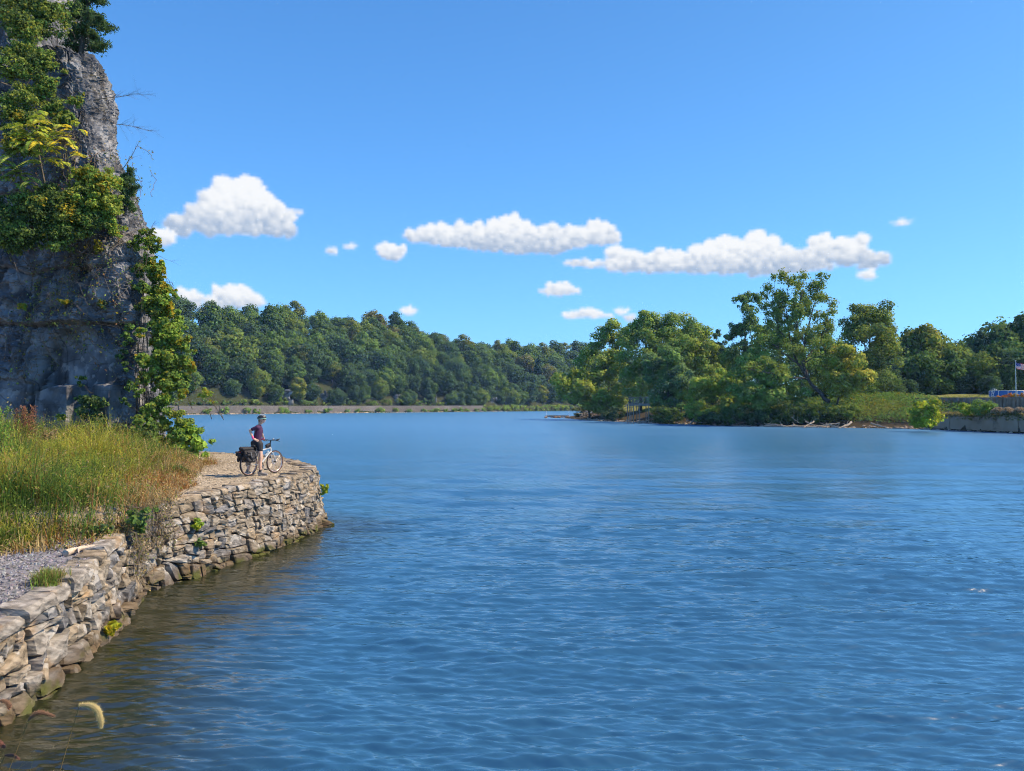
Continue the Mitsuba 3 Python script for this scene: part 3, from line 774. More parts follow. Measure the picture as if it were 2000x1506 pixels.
def bank_things():
    rng = np.random.default_rng(12)
    k = thing('sea_wall', 'long brown panelled sea wall along the water on the right', 'wall')
    panel_wall(k, WALL[:4], 4.4, .2, 2.5, 'panel', 'mat_seawall', rng=rng)
    k = thing('terrace_wall', 'dark upper timber wall of upright logs below the lawn', 'wall')
    panel_wall(k, UP[:4], .8, 2.3, 5.15, 'log', 'mat_timber', bow=.14, rng=rng)
    # grass fringe hanging over the sea wall, the lawn's rough edge and the wild slope
    m = MB()
    Q = polyline(WALL[:4], .05)
    c = Q[rng.integers(0, len(Q), 5200)] + np.stack([rng.uniform(-.3, 1.2, 5200), rng.normal(0, .1, 5200)], 1)
    z = 2.5 + rng.uniform(-.75, .35, 5200) * np.where(rng.random(5200) < .5, 1, .4)
    m.add(*leaves(np.column_stack([c, z]), rng.normal(size=(5200, 3)) + [-.6, -.2, .6], rng.uniform(.25, .6, 5200), rng, .35), np.repeat(np.array([.30, .27, .11]) * rng.uniform(.5, 1.3, (5200, 1)), 4, 0))
    n = 9000
    x, y = rng.uniform(76, 140, n), rng.uniform(84, 160, n)
    ok = line_side(UP, x, y) > .4
    x, y = x[ok], y[ok]
    m.add(*leaves(np.column_stack([x, y, bank_z(x, y) + .08]), rng.normal(size=(len(x), 3)) + [0, 0, .5], rng.uniform(.2, .45, len(x)), rng, .4), np.repeat(np.array([.24, .26, .09]) * rng.uniform(.5, 1.4, (len(x), 1)), 4, 0))
    m.put(thing('lawn_grass', 'short dry grass along the wall tops and lawn', 'grass', kind='stuff'), 'mat_leaf')
    m = MB()
    n = 26000
    x, y = rng.uniform(50, 76, n), rng.uniform(117, 150, n)
    d = shore_dist(x, y)
    ok = (d > 3.0) & (line_side(WALL, x, y) < 30) & ((y > 121) | (x < 66)) & (line_side(UP, x, y) < 2) & ~((line_side(WALL, x, y) > 0) & (y < 124))
    x, y = x[ok], y[ok]
    h = rng.uniform(0, 1.0, len(x)) * (.5 + 1.3 * (fb(x, y, 4, 2, 6) + .5))
    c = np.where((rng.random(len(x)) < .10 * (fb(x, y, 3, 2, 9) > .0))[:, None], np.array([.48, .36, .03]), np.where((fb(x, y, 5, 2, 12) > 0)[:, None], np.array(GREEN['mid']) * 1.25, np.array(GREEN['olive']) * 1.1)) * rng.uniform(.45, 1.15, (len(x), 1))
    m.add(*leaves(np.column_stack([x, y, bank_z(x, y) + h]), rng.normal(size=(len(x), 3)) + [0, -.3, .6], rng.uniform(.22, .5, len(x)), rng, .5), np.repeat(c, 4, 0))
    m.put(thing('meadow_weeds', 'tall green weeds with goldenrod on the bank slope', 'weeds', kind='stuff'), 'mat_leaf')
    # stones and litter along the waterline
    m = MB()
    for _ in range(520):
        t = rng.uniform(0, 1)
        q = polyline(SHORE[1:12], .5)
        p = q[rng.integers(0, len(q))]
        x, y = p + rng.normal(0, .7, 2)
        m.add(*rock(rng, [x, y, max(.02, float(bank_z(x, y)))], np.array([1, .8, .55]) * rng.uniform(.12, .5), 1, .2, _ % 9), np.array([.33, .27, .21]) * rng.uniform(.5, 1.4))
    m.put(thing('bank_stones', 'brown stones along the waterline of the right bank', 'stones', kind='stuff'), 'mat_matte')
    for i, (a, b, r) in enumerate([((45.46, 140, 0.62), (48.27, 131.49, 0.2), .16), ((45.28, 136.63, 0.15), (49.96, 130.13, 0.15), .14), ((49.05, 140, 1), (47.26, 131.89, 0.1), .10), ((46.94, 131.49, 0.2), (51.42, 133, 0.34), .12), ((52.87, 133, 1.14), (49.46, 128.83, 0.1), .13), ((51.73, 134, 1.03), (52.59, 130.13, 0.15), .12), ((50.84, 130.13, 0.15), (54.54, 131, 0.48), .14), ((54.01, 131, 0.57), (55.71, 128.83, 0.1), .16), ((57.17, 128, 0.9), (54.1, 125.9, 0.1), .20), ((49.94, 136, 1.81), (50.55, 134, 0.76), .09), ((56.05, 130, 0.85), (52.54, 130, 0.33), .12), ((41.13, 142, 0.2), (44.43, 138, 0.11), .12), ((35.88, 150, 1.2), (35.32, 152, -0.26), .16), ((34.82, 152, 0.76), (39.88, 148, 0.24), .10), ((59.42, 126, 0.94), (59.31, 119.81, 0.2), .12)]):
        lab = ['thin pale log', 'flat half sunk log', 'short stick pointing up', 'grey log lying along the water', 'slanting log', 'crossed log', 'log above the waterline', 'log with its end raised', 'thick tan log sloping into the water', 'branch leaning in the shrubs', 'log lying parallel to the shore', 'dark log in the shade', 'bent trunk at the foot of the maple', 'thin branch over the stones', 'small log near the yellow bush'][i]
        key = thing('driftwood_log', f'{lab} in the driftwood on the right bank', 'log', 'driftwood on the right bank')
        u = np.linspace(0, 1, 7)[:, None]
        p = np.array(a) + (np.array(b) - np.array(a)) * u + rng.normal(0, .06, (7, 3))
        m = MB()
        m.add(*tube(p, r * (1 - .55 * u[:, 0]) * rng.uniform(.85, 1.15, 7), 7))
        for _ in range(2):
            j = rng.integers(2, 6)
            e = p[j] + rng.normal(0, .5, 3) + [0, 0, .4]
            m.add(*tube([p[j], (p[j] + e) / 2 + rng.normal(0, .06, 3), e], [r * .4, r * .3, r * .12], 5))
        m.put(key, 'mat_driftwood', smooth=True, color=False)
    # yellow-green bush, round bushes, tufts, chrysanthemums
    r2 = np.random.default_rng(31)
    shrub(thing('bright_bush', 'bright yellow-green bush standing at the end of the sea wall', 'bush'), r2, (60.24, 110.68, 0.7), (2.3, 2.0, 2.5), 4200, .36, GREEN['lime'], (.30, .36, .04), .6, lumps=22, r=(.24, .42), aspect=.75)
    for i, (px, py, D, rx, rz, c1, c2, lab) in enumerate([(1888, 799, 113, 1.2, 1.0, 'bright', 'lime', 'rounded light green bush on the sea wall terrace, leftmost'), (1914, 800, 111, 1.5, 1.3, 'mid', 'bright', 'large dark green bush second from left on the terrace'), (1932, 800, 110, 1.1, 1.05, 'bright', 'mid', 'light green bush third from left on the terrace')]):
        x = (px - 1000) / 1483 * D
        shrub(thing('terrace_bush', lab, 'bush', 'bushes on the terrace'), r2, (x, D, 2.5), (rx, rx, rz), 2600, .16, GREEN[c1], GREEN[c2], .4, lumps=16)
    for px, D, lab in [(1950, 108, 'left'), (1969, 106.5, 'second from left'), (1992, 105, 'third from left'), (2014, 104, 'rightmost')]:
        key = thing('grass_tuft', f'round tan seeding grass tuft on the terrace, {lab}', 'ornamental grass', 'tan grass tufts on the terrace')
        x = (px - 1000) / 1483 * D
        n = 1300
        a, e = r2.uniform(0, 6.28, n), r2.uniform(.25, 1.45, n)
        L = r2.uniform(.7, 1.35, n)
        d = np.stack([np.cos(a) * np.cos(e), np.sin(a) * np.cos(e), np.sin(e)], 1)
        c = np.where((L > 1.0)[:, None], [.46, .37, .24], [.24, .25, .09]) * r2.uniform(.6, 1.25, (n, 1))
        v, f = leaves(np.array([x, D, 2.5]) + d * L[:, None] * .8, np.cross(d, r2.normal(size=(n, 3))), .34, r2, .25)
        put(key, (v, f), 'mat_leaf', color=np.repeat(c, 4, 0))
    for i, px in enumerate([1944, 1955, 1966, 1977, 1989, 2001, 2012]):
        D = 120.3 - i * .95
        x = float(np.interp(-D, -UP[:, 1], UP[:, 0])) + .55
        key = thing('flower_mound', f"{['orange', 'rust orange', 'orange', 'gold', 'rust orange', 'orange', 'red orange'][i]} flowering mound in the row above the terrace, {ORD[i + 1]} from left", 'flowers', 'row of orange flowers')
        shrub(key, r2, (x, D, float(bank_z(x, D))), (.55, .5, .42), 650, .11, [(.62, .22, .03), (.48, .13, .03), (.62, .20, .03), (.62, .36, .04), (.45, .13, .03), (.58, .2, .03), (.5, .1, .03)][i], GREEN['olive'], .35, lumps=10)
    # pool
    D = 126
    x0, z0 = (1967 - 1000) / 1483 * D, 5.3
    key = thing('pool', 'blue above-ground swimming pool with white uprights on the lawn', 'swimming pool')
    a = np.linspace(0, 2 * np.pi, 25)[:-1]
    R = 2.5
    v = np.vstack([np.stack([x0 + R * np.cos(a), D + R * np.sin(a), a * 0 + z], 1) for z in (z0, z0 + .95)])
    i = np.arange(24)
    put(part(key, 'wall'), (v, np.stack([i, (i + 1) % 24, (i + 1) % 24 + 24, i + 24], 1)), {'type': 'twosided', 'bsdf': {'type': 'ref', 'id': 'mat_blue'}}, smooth=True)
    m = MB()
    m.add(*tube(np.stack([x0 + R * np.cos(np.append(a, 0)), D + R * np.sin(np.append(a, 0)), np.full(25, z0 + .97)], 1), .05, 6, False))
    m.put(part(key, 'rim'), 'mat_white', smooth=True, color=False)
    for q in a[::2]:
        put(part(key, 'upright'), box((x0 + (R + .05) * math.cos(q), D + (R + .05) * math.sin(q), z0 + .47), (.06, .06, .95), q), 'mat_white')
    m = MB()
    for s in (-.22, .22):
        m.add(*tube([[x0 - R - .35, D - .6 + s, z0], [x0 - R - .05, D - .6 + s, z0 + 1.35], [x0 - R + .3, D - .6 + s, z0 + 1.1]], .04, 6))
    for q in range(4):
        m.add(*tube([[x0 - R - .3 + q * .06, D - .82, z0 + .2 + q * .26], [x0 - R - .3 + q * .06, D - .38, z0 + .2 + q * .26]], .03, 5))
    m.put(part(key, 'ladder'), 'mat_white', smooth=True, color=False)
    # flag
    D = 117
    x0, z0 = (1984.5 - 1000) / 1483 * D, 5.2
    ztop = 3.83 + (792 - 706) / 1483 * D
    key = thing('flagpole', 'tall pale flagpole beside the pool', 'flagpole')
    m = MB()
    m.add(*tube([[x0, D, z0], [x0, D, ztop]], [.07, .045], 8))
    m.put(part(key, 'pole'), 'mat_steel', smooth=True, color=False)
    put(part(key, 'ball'), rock(r2, (x0, D, ztop + .08), (.11, .11, .11), 2, 0, 0, False), 'mat_steel', smooth=True)
    W, H, nx, nz = 1.7, .95, 34, 26
    u, w = np.meshgrid(np.linspace(0, 1, nx + 1), np.linspace(0, 1, nz + 1))
    X = x0 + .06 + W * u * .93
    Y = D + .10 * np.sin(u * 9 + w * 1.5) * u ** .5 - .2 * u
    Z = ztop - .1 - H * w - .5 * u - .05 * np.sin(u * 7)
    V = np.stack([X, Y, Z], -1)
    red, white, blue = MB(), MB(), MB()
    for j in range(nz):
        for q in range(nx):
            tri = np.array([V[j, q], V[j, q + 1], V[j + 1, q + 1], V[j + 1, q]])
            canton = q < nx * .4 and j < 14
            (blue if canton else red if (j // 2) % 2 == 0 else white).add(tri, [[0, 1, 2, 3]])
    fk = thing('flag', 'striped red and white flag with blue canton flying from the flagpole', 'flag')
    scene['mat_flag_red'] = {'type': 'principledthin', 'base_color': {'type': 'rgb', 'value': [.62, .10, .12]}, 'roughness': .7, 'diff_trans': .6}
    scene['mat_flag_white'] = {'type': 'principledthin', 'base_color': {'type': 'rgb', 'value': [.82, .8, .8]}, 'roughness': .7, 'diff_trans': .6}
    scene['mat_flag_blue'] = {'type': 'principledthin', 'base_color': {'type': 'rgb', 'value': [.06, .08, .30]}, 'roughness': .7, 'diff_trans': .6}
    stars = MB()
    for r in range(9):
        for q in range(6 if r % 2 == 0 else 5):
            uu, ww = (.035 + .066 * q + (.033 if r % 2 else 0)), .03 + .058 * r
            px, py, pz = [np.interp(uu, np.linspace(0, 1, nx + 1), V[int(ww * nz), :, a]) for a in range(3)]
            pz = ztop - .1 - H * ww - .5 * uu - .05 * math.sin(uu * 7)
            t = np.arange(10) * np.pi / 5
            rr = np.where(np.arange(10) % 2 == 0, .022, .009)
            for sgn in (-1, 1):
                v = np.stack([px + rr * np.sin(t), 0 * t + py + sgn * .012, pz + rr * np.cos(t)], 1)
                stars.add(np.vstack([v, [[px, py + sgn * .012, pz]]]), [[k2, (k2 + 1) % 10, 10] for k2 in range(10)])
    red.put(part(fk, 'red_stripes'), 'mat_flag_red', color=False)
    white.put(part(fk, 'white_stripes'), 'mat_flag_white', color=False)
    blue.put(part(fk, 'canton'), 'mat_flag_blue', color=False)
    stars.put(part(fk, 'stars'), 'mat_flag_white', color=False)
    # the wooden deck among the trees and the two small docks
    key = thing('deck', 'weathered wooden deck with railing on tall posts among the shoreline trees', 'deck')
    D, zf = 156, 4.2
    xa, xb = (1229 - 1000) / 1483 * D, (1268 - 1000) / 1483 * D
    for q in range(8):
        put(part(key, 'board'), box(((xa + xb) / 2, D + .25 + q * .42, zf + .06), (xb - xa, .38, .06)), 'mat_timber')
    put(part(key, 'beam'), box(((xa + xb) / 2, D - .02, zf - .22), (xb - xa + .1, .12, .42)), 'mat_timber')
    for q in (0, .2, .5, 1):
        for dy in (.1, 3.2):
            put(part(key, 'post'), box((xa + .1 + (xb - xa - .2) * q, D + dy, (zf + 0.2) / 2 - .3), (.16, .16, zf + .3)), 'mat_timber')
    put(part(key, 'rail'), box(((xa + xb) / 2, D - .02, zf + 1.35), (xb - xa, .1, .09)), 'mat_timber')
    for q in np.arange(0, xb - xa, .3):
        put(part(key, 'baluster'), box((xa + q, D - .02, zf + .68), (.07, .05, 1.25)), 'mat_timber')
    for name, lab, (px0, px1, py, z) in [('dock', 'pale floating dock off the tip of the right bank', (1066, 1112, 811.5, .45)), ('dock', 'low wooden dock in front of the deck posts', (1196, 1246, 819.5, .4))]:
        key = thing(name, lab, 'dock')
        D = (3.83 - z) * 1483 / (py - 792)
        a, b = (px0 - 1000) / 1483 * D, (px1 - 1000) / 1483 * D
        for q in range(8):
            put(part(key, 'board'), box((a + (b - a) * (q + .5) / 8, D + 1, z), ((b - a) / 8 - .04, 2.0, .12)), 'mat_driftwood')
        put(part(key, 'float'), box(((a + b) / 2, D + 1, z - .25), (b - a - .1, 1.7, .36)), 'mat_timber')
        for q in (0.02, .98):
            m = MB()
            m.add(*tube([[a + (b - a) * q, D - .05, -1], [a + (b - a) * q, D - .05, z + (1.6 if px0 < 1100 else .5)]], .06, 6))
            m.put(part(key, 'post'), 'mat_white' if px0 < 1100 else 'mat_timber', color=False)
    m = MB()
    for q in range(34):
        x, y = np.array((15.47, 234.31, 0.2)[:2]) + r2.normal(0, 1, 2) * [2.6, 1.6]
        m.add(*rock(r2, [x, y, .15], np.array([1, .8, .7]) * r2.uniform(.25, .75), 1, .25, q), np.array([.30, .2, .15]) * r2.uniform(.5, 1.2))
    m.put(thing('tip_stones', 'reddish brown stones piled at the tip of the right bank', 'stones', kind='stuff'), 'mat_matte')
    key = thing('root_mass', 'tangled pale fallen branches at the tip of the right bank', 'branches', kind='stuff')
    m = MB()
    for q in range(70):
        a = np.array((21.92, 214, 1.09)) + r2.normal(0, 1, 3) * [1.8, .8, .5]
        e = a + unit(r2.normal(size=3) * [1, .4, .5]) * r2.uniform(.8, 2.6)
        m.add(*tube([a, (a + e) / 2 + r2.normal(0, .2, 3), e], [.08, .06, .02], 4))
    m.put(key, 'mat_driftwood', color=False)


bank_things()

# ------------------------------------------------------------------ the near bank: ground, stone wall, gravel, cliff
TOP = np.array([(-5.2, 2.0, .95), (-5.75, 6.0, .98), (-6.05, 8.0, 1.02), (-6.25, 9.3, 1.1), (-6.36, 10.1, 1.18), (-6.58, 11.5, 1.26), (-6.95, 12.9, 1.31), (-7.3, 14.2, 1.34), (-7.62, 15.2, 1.36), (-7.72, 15.35, 1.74), (-7.62, 16.4, 1.76), (-7.25, 17.6, 1.77), (-6.75, 19.5, 1.78), (-6.45, 21.0, 1.78), (-6.30, 23.0, 1.78), (-6.30, 24.4, 1.78), (-6.60, 25.7, 1.78), (-7.25, 26.9, 1.78), (-9.5, 31.0, 1.78), (-11.4, 32.6, 1.78), (-14.5, 33.8, 1.78), (-20, 36, 1.78), (-30, 42, 1.78)])
_seg = np.linalg.norm(np.diff(TOP[:, :2], axis=0), axis=1)
TS = np.concatenate([[0], np.cumsum(_seg)])


def wall_top(s):
    return np.stack([np.interp(s, TS, TOP[:, a]) for a in range(3)], -1)


def wall_normal(s):
    a, b = wall_top(np.asarray(s) - .5), wall_top(np.asarray(s) + .5)
    d = unit((b - a)[..., :2])
    return np.stack([d[..., 1], -d[..., 0], 0 * d[..., 0]], -1)


def wall_point(s, z, out=0.0):
    """A point on the wall's face: it leans back, bulges a little, and steps out under the water."""
    s, z = np.asarray(s, float), np.asarray(z, float)
    p = wall_top(s)
    n = wall_normal(s)
    o = .13 * (p[..., 2] - z) + .10 * fb(s, z, 2.2, 2, 41) + .12 * np.clip(.35 - z, 0, 1) + out
    return np.stack([p[..., 0] + n[..., 0] * o, p[..., 1] + n[..., 1] * o, z], -1)


GRASS = np.array([(-9.9, 12.0), (-9.1, 13.1), (-8.4, 14.0), (-7.85, 14.5), (-7.85, 15.6), (-7.9, 16.4), (-8.25, 18.5), (-8.75, 20.4), (-9.7, 23), (-10.6, 26.2), (-12.3, 28.6), (-15, 30.5), (-24, 30), (-33, 24), (-30, 12), (-17, 8.0), (-12.3, 10.2)], float)


def poly_dist(P, x, y):
    d = np.full(np.shape(x), 1e9)
    c = np.zeros(np.shape(x), bool)
    for (x0, y0), (x1, y1) in zip(P, np.roll(P, -1, 0)):
        ex, ey = x1 - x0, y1 - y0
        t = np.clip(((x - x0) * ex + (y - y0) * ey) / (ex * ex + ey * ey), 0, 1)
        d = np.minimum(d, np.hypot(x - x0 - t * ex, y - y0 - t * ey))
        c ^= ((y0 > y) != (y1 > y)) & (x < (x1 - x0) * (y - y0) / (y1 - y0 + 1e-12) + x0)
    return np.where(c, d, -d)


_tree = cKDTree(wall_top(np.arange(0, TS[-1], .05))[:, :2])
_tz = wall_top(np.arange(0, TS[-1], .05))[:, 2]


def ground_z(x, y):
    x, y = np.asarray(x, float), np.asarray(y, float)
    d, i = _tree.query(np.stack([x, y], -1).reshape(-1, 2))
    d, z = d.reshape(x.shape), _tz[i].reshape(x.shape)
    low = np.where(x > -7.95, mi_smooth(15.7, 14.7, y), mi_smooth(18.5, 13.2, y))      # the washed out lower path in front
    z = z * 1.0 + np.interp(d, [0, 3, 8, 14, 26], [0, .02, .30, .85, 1.8])
    g = poly_dist(GRASS, x, y)
    z = z + low * np.interp(g, [-1, 0, 2.5], [0, 0, .28]) + np.interp(g, [0, 3, 6], [0, .12, .3])
    return z - .02 + .05 * fb(x, y, 1.2, 3, 51)


def near_ground():
    # rows follow the wall, so that the ground ends in its cap stones
    s = np.concatenate([np.arange(0, 14, .12), np.arange(14, TS[-1], .16)])
    w = np.concatenate([np.arange(.16, 2.4, .16), np.arange(2.4, 7, .35), np.arange(7, 30, 1.5)])
    p, n = wall_top(s), wall_normal(s)
    inward = -n
    inward[:, :2] = unit(np.array([-1.0, .15]) * .9 + inward[:, :2] * np.clip(1 - 0 * s[:, None], 0, 1))
    X = p[None, :, 0] + inward[None, :, 0] * w[:, None]
    Y = p[None, :, 1] + inward[None, :, 1] * w[:, None]
    far = s > np.interp(16.8, [0, 1], [0, 1]) + 14
    # one regular sheet instead where the wall turns
    xs = np.concatenate([np.arange(-46, -16, 1.0), np.arange(-16, -5.0, .14)])
    ys = np.concatenate([np.arange(-6, 8, .8), np.arange(8, 35, .14), np.arange(35, 60, 1.2)])
    X, Y = np.meshgrid(xs, ys)
    d, i = _tree.query(np.stack([X, Y], -1).reshape(-1, 2))
    tp = wall_top(np.arange(0, TS[-1], .05))[i].reshape(*X.shape, 3)
    nn = wall_normal(np.arange(0, TS[-1], .05))[i].reshape(*X.shape, 3)
    side = ((X - tp[..., 0]) * nn[..., 0] + (Y - tp[..., 1]) * nn[..., 1])
    Z = ground_z(X, Y)
    push = np.clip(side + .14, 0, None)                  # vertices past the wall are drawn back under the cap stones
    X, Y = X - nn[..., 0] * push, Y - nn[..., 1] * push
    Z = np.where(push > .6, -.6, Z - (push > 0) * .04)
    keep = (side < .35)
    f = grid_faces(*X.shape)
    f = f[keep.ravel()[f].all(1)]
    put('towpath', (np.stack([X, Y, Z], -1).reshape(-1, 3), f), 'mat_path', smooth=True)
    tag('towpath', 'pale gravel towpath and bank behind the stone wall', kind='structure')


def _path_col(p, n, uv):
    a = mikit.fbm(p.x * 14, p.y * 14, p.z * 14, 3)
    tan = mix((.24, .20, .15), (.45, .39, .30), smoothstep(.25, .75, a))
    b = mikit.fbm(p.x * .9, p.y * .9, 3, 3)
    tan = mix(tan, (.27, .22, .14), smoothstep(.52, .75, b) * .5)
    grey = mix((.12, .12, .135), (.29, .29, .32), a)
    soil = mix((.10, .075, .045), (.22, .17, .10), a)
    g = smoothstep(15.4, 14.3, p.y + .4 * b)
    return mix(mix(tan, grey, g), soil, smoothstep(-8.9, -10.4, p.x + .05 * (p.y - 20)) * smoothstep(30.0, 26.0, p.y) * .9)


scene['mat_path'] = {'type': 'twosided', 'bsdf': {'type': 'diffuse', 'reflectance': proc(_path_col)}}
near_ground()


def gravel():
    rng = np.random.default_rng(14)
    m = MB()
    base = trimesh.creation.icosahedron()
    octa = np.array([[1, 0, 0], [-1, 0, 0], [0, 1, 0], [0, -1, 0], [0, 0, 1.0]])
    of = np.array([[0, 2, 4], [2, 1, 4], [1, 3, 4], [3, 0, 4]])
    n = 15000
    x, y = rng.uniform(-12, -6.2, n), rng.uniform(7.5, 15.6, n)
    d, i = _tree.query(np.stack([x, y], 1))
    ok = (poly_dist(GRASS, x, y) < .5) & (d > .12) & (x < wall_top(np.arange(0, TS[-1], .05))[i, 0])
    x, y = x[ok], y[ok]
    z = ground_z(x, y)
    s = rng.uniform(.014, .042, len(x))
    R = rng.normal(size=(len(x), 5, 3)) * .25 + octa
    a = rng.uniform(0, 6.28, len(x))
    c, sn = np.cos(a)[:, None], np.sin(a)[:, None]
    v = np.stack([R[..., 0] * c - R[..., 1] * sn * .7, R[..., 0] * sn + R[..., 1] * c * .7, R[..., 2] * .7], -1) * s[:, None, None] + np.stack([x, y, z + .004], 1)[:, None]
    col = np.array([.225, .225, .25]) * rng.uniform(.45, 1.5, (len(x), 1)) * (1 + rng.normal(0, .05, (len(x), 3)))
    m.add(v.reshape(-1, 3), (np.arange(len(x))[:, None, None] * 5 + of).reshape(-1, 3), np.repeat(col, 5, 0))
    m.put(thing('gravel', 'loose grey gravel on the washed out path by the near wall', 'gravel', kind='stuff'), 'mat_matte')
    m = MB()
    n = 9000
    x, y = rng.uniform(-14, -6.3, n), rng.uniform(15.6, 33, n)
    d, i = _tree.query(np.stack([x, y], 1))
    tp, nn = wall_top(np.arange(0, TS[-1], .05))[i], wall_normal(np.arange(0, TS[-1], .05))[i]
    ok = (poly_dist(GRASS, x, y) < .3) & (((x - tp[:, 0]) * nn[:, 0] + (y - tp[:, 1]) * nn[:, 1]) < -.1)
    x, y = x[ok], y[ok]
    s = rng.uniform(.012, .04, len(x))
    R = rng.normal(size=(len(x), 5, 3)) * .25 + octa
    v = R * s[:, None, None] * [1, 1, .6] + np.stack([x, y, ground_z(x, y) + .002], 1)[:, None]
    col = np.array([.38, .33, .26]) * rng.uniform(.4, 1.35, (len(x), 1))
    m.add(v.reshape(-1, 3), (np.arange(len(x))[:, None, None] * 5 + of).reshape(-1, 3), np.repeat(col, 5, 0))
    m.put(thing('path_gravel', 'tan gravel scattered over the towpath around the bicycle', 'gravel', kind='stuff'), 'mat_matte')


gravel()


# the wall: a core, and stones of rubble masonry cut from irregular courses
def split_rect(rng, P, area, out, depth=0):
    """Cuts a convex polygon into irregular stones."""
    P = np.asarray(P)
    x, y = P[:, 0], P[:, 1]
    A = .5 * abs(np.dot(x, np.roll(y, -1)) - np.dot(y, np.roll(x, -1)))
    w, h = np.ptp(x), np.ptp(y)
    if A < area(P.mean(0)) * rng.uniform(.55, 1.9) and w < 5.5 * h and h < 1.6 * w or depth > 14 or A < .004:
        out.append(P)
        return
    c = P.mean(0) + rng.uniform(-.16, .16, 2) * [w, h]
    if w > h * (rng.uniform(1.7, 3.4) if c[0] > TS[9] else rng.uniform(1.1, 2.2)):
        t = rng.normal(0, .16)
        nrm = np.array([math.cos(t), math.sin(t)])
    else:
        t = rng.normal(0, .10)
        nrm = np.array([math.sin(t), math.cos(t)])
    s = (P - c) @ nrm
    for sg in (1, -1):
        Q = []
        for i in range(len(P)):
            j = (i + 1) % len(P)
            if s[i] * sg >= 0:
                Q.append(P[i])
            if s[i] * s[j] < 0:
                Q.append(P[i] + (P[j] - P[i]) * s[i] / (s[i] - s[j]))
        if len(Q) >= 3:
            split_rect(rng, np.array(Q), area, out, depth + 1)


def chaikin(P, k=.22):
    Q = np.roll(P, -1, 0)
    return np.stack([P * (1 - k) + Q * k, P * k + Q * (1 - k)], 1).reshape(-1, 2)


STONE_TINTS = [(.23, .205, .17), (.18, .172, .165), (.255, .213, .16), (.15, .152, .16), (.245, .23, .21), (.19, .162, .125)]


def _stone(c):
    dark, light = [float(x * .5) for x in c], [float(min(x * 1.5, .75)) for x in c]

    def fn(p, n, uv):
        q = mikit.fbm(p.x * 7 + p.z * 3, p.y * 7, p.z * 16 + p.y * 4, 4)
        k = mix(dark, light, smoothstep(.22, .78, q))
        k = mix(k, (.40, .265, .14), smoothstep(.60, .78, mikit.fbm(p.x * 2.2, p.y * 2.2, p.z * 2.2 + 9, 3)) * .4)
        k = mix(k, (.46, .45, .43), smoothstep(.62, .72, mikit.fbm(p.x * 5, p.y * 5, p.z * 5 + 40, 3)) * .6)
        wet = smoothstep(.52, .24, p.z + .26 * mikit.fbm(p.x * 2.5, p.y * 2.5, 5))
        k = mix(k, (.085, .060, .035), wet * .72)
        return mix(k, (.07, .085, .02), smoothstep(.26, .10, p.z) * smoothstep(.45, .7, mikit.fbm(p.x * 3, p.y * 3, p.z * 3 + 20)) * .8)
    return {'type': 'bumpmap', 'arbitrary': proc(lambda p, n, uv: mikit.fbm(p.x * 11 + p.z * 4, p.y * 11, p.z * 22 + p.y * 5, 4), 6e-3), 'scale': .035, 'bsdf': {'type': 'diffuse', 'reflectance': proc(fn)}}


for _i, _c in enumerate(STONE_TINTS):
    scene[f'mat_stone_{_i}'] = {'type': 'twosided', 'bsdf': _stone(_c)}
scene['mat_wall_core'] = {'type': 'twosided', 'bsdf': {'type': 'diffuse', 'reflectance': {'type': 'rgb', 'value': [.07, .06, .05]}}}


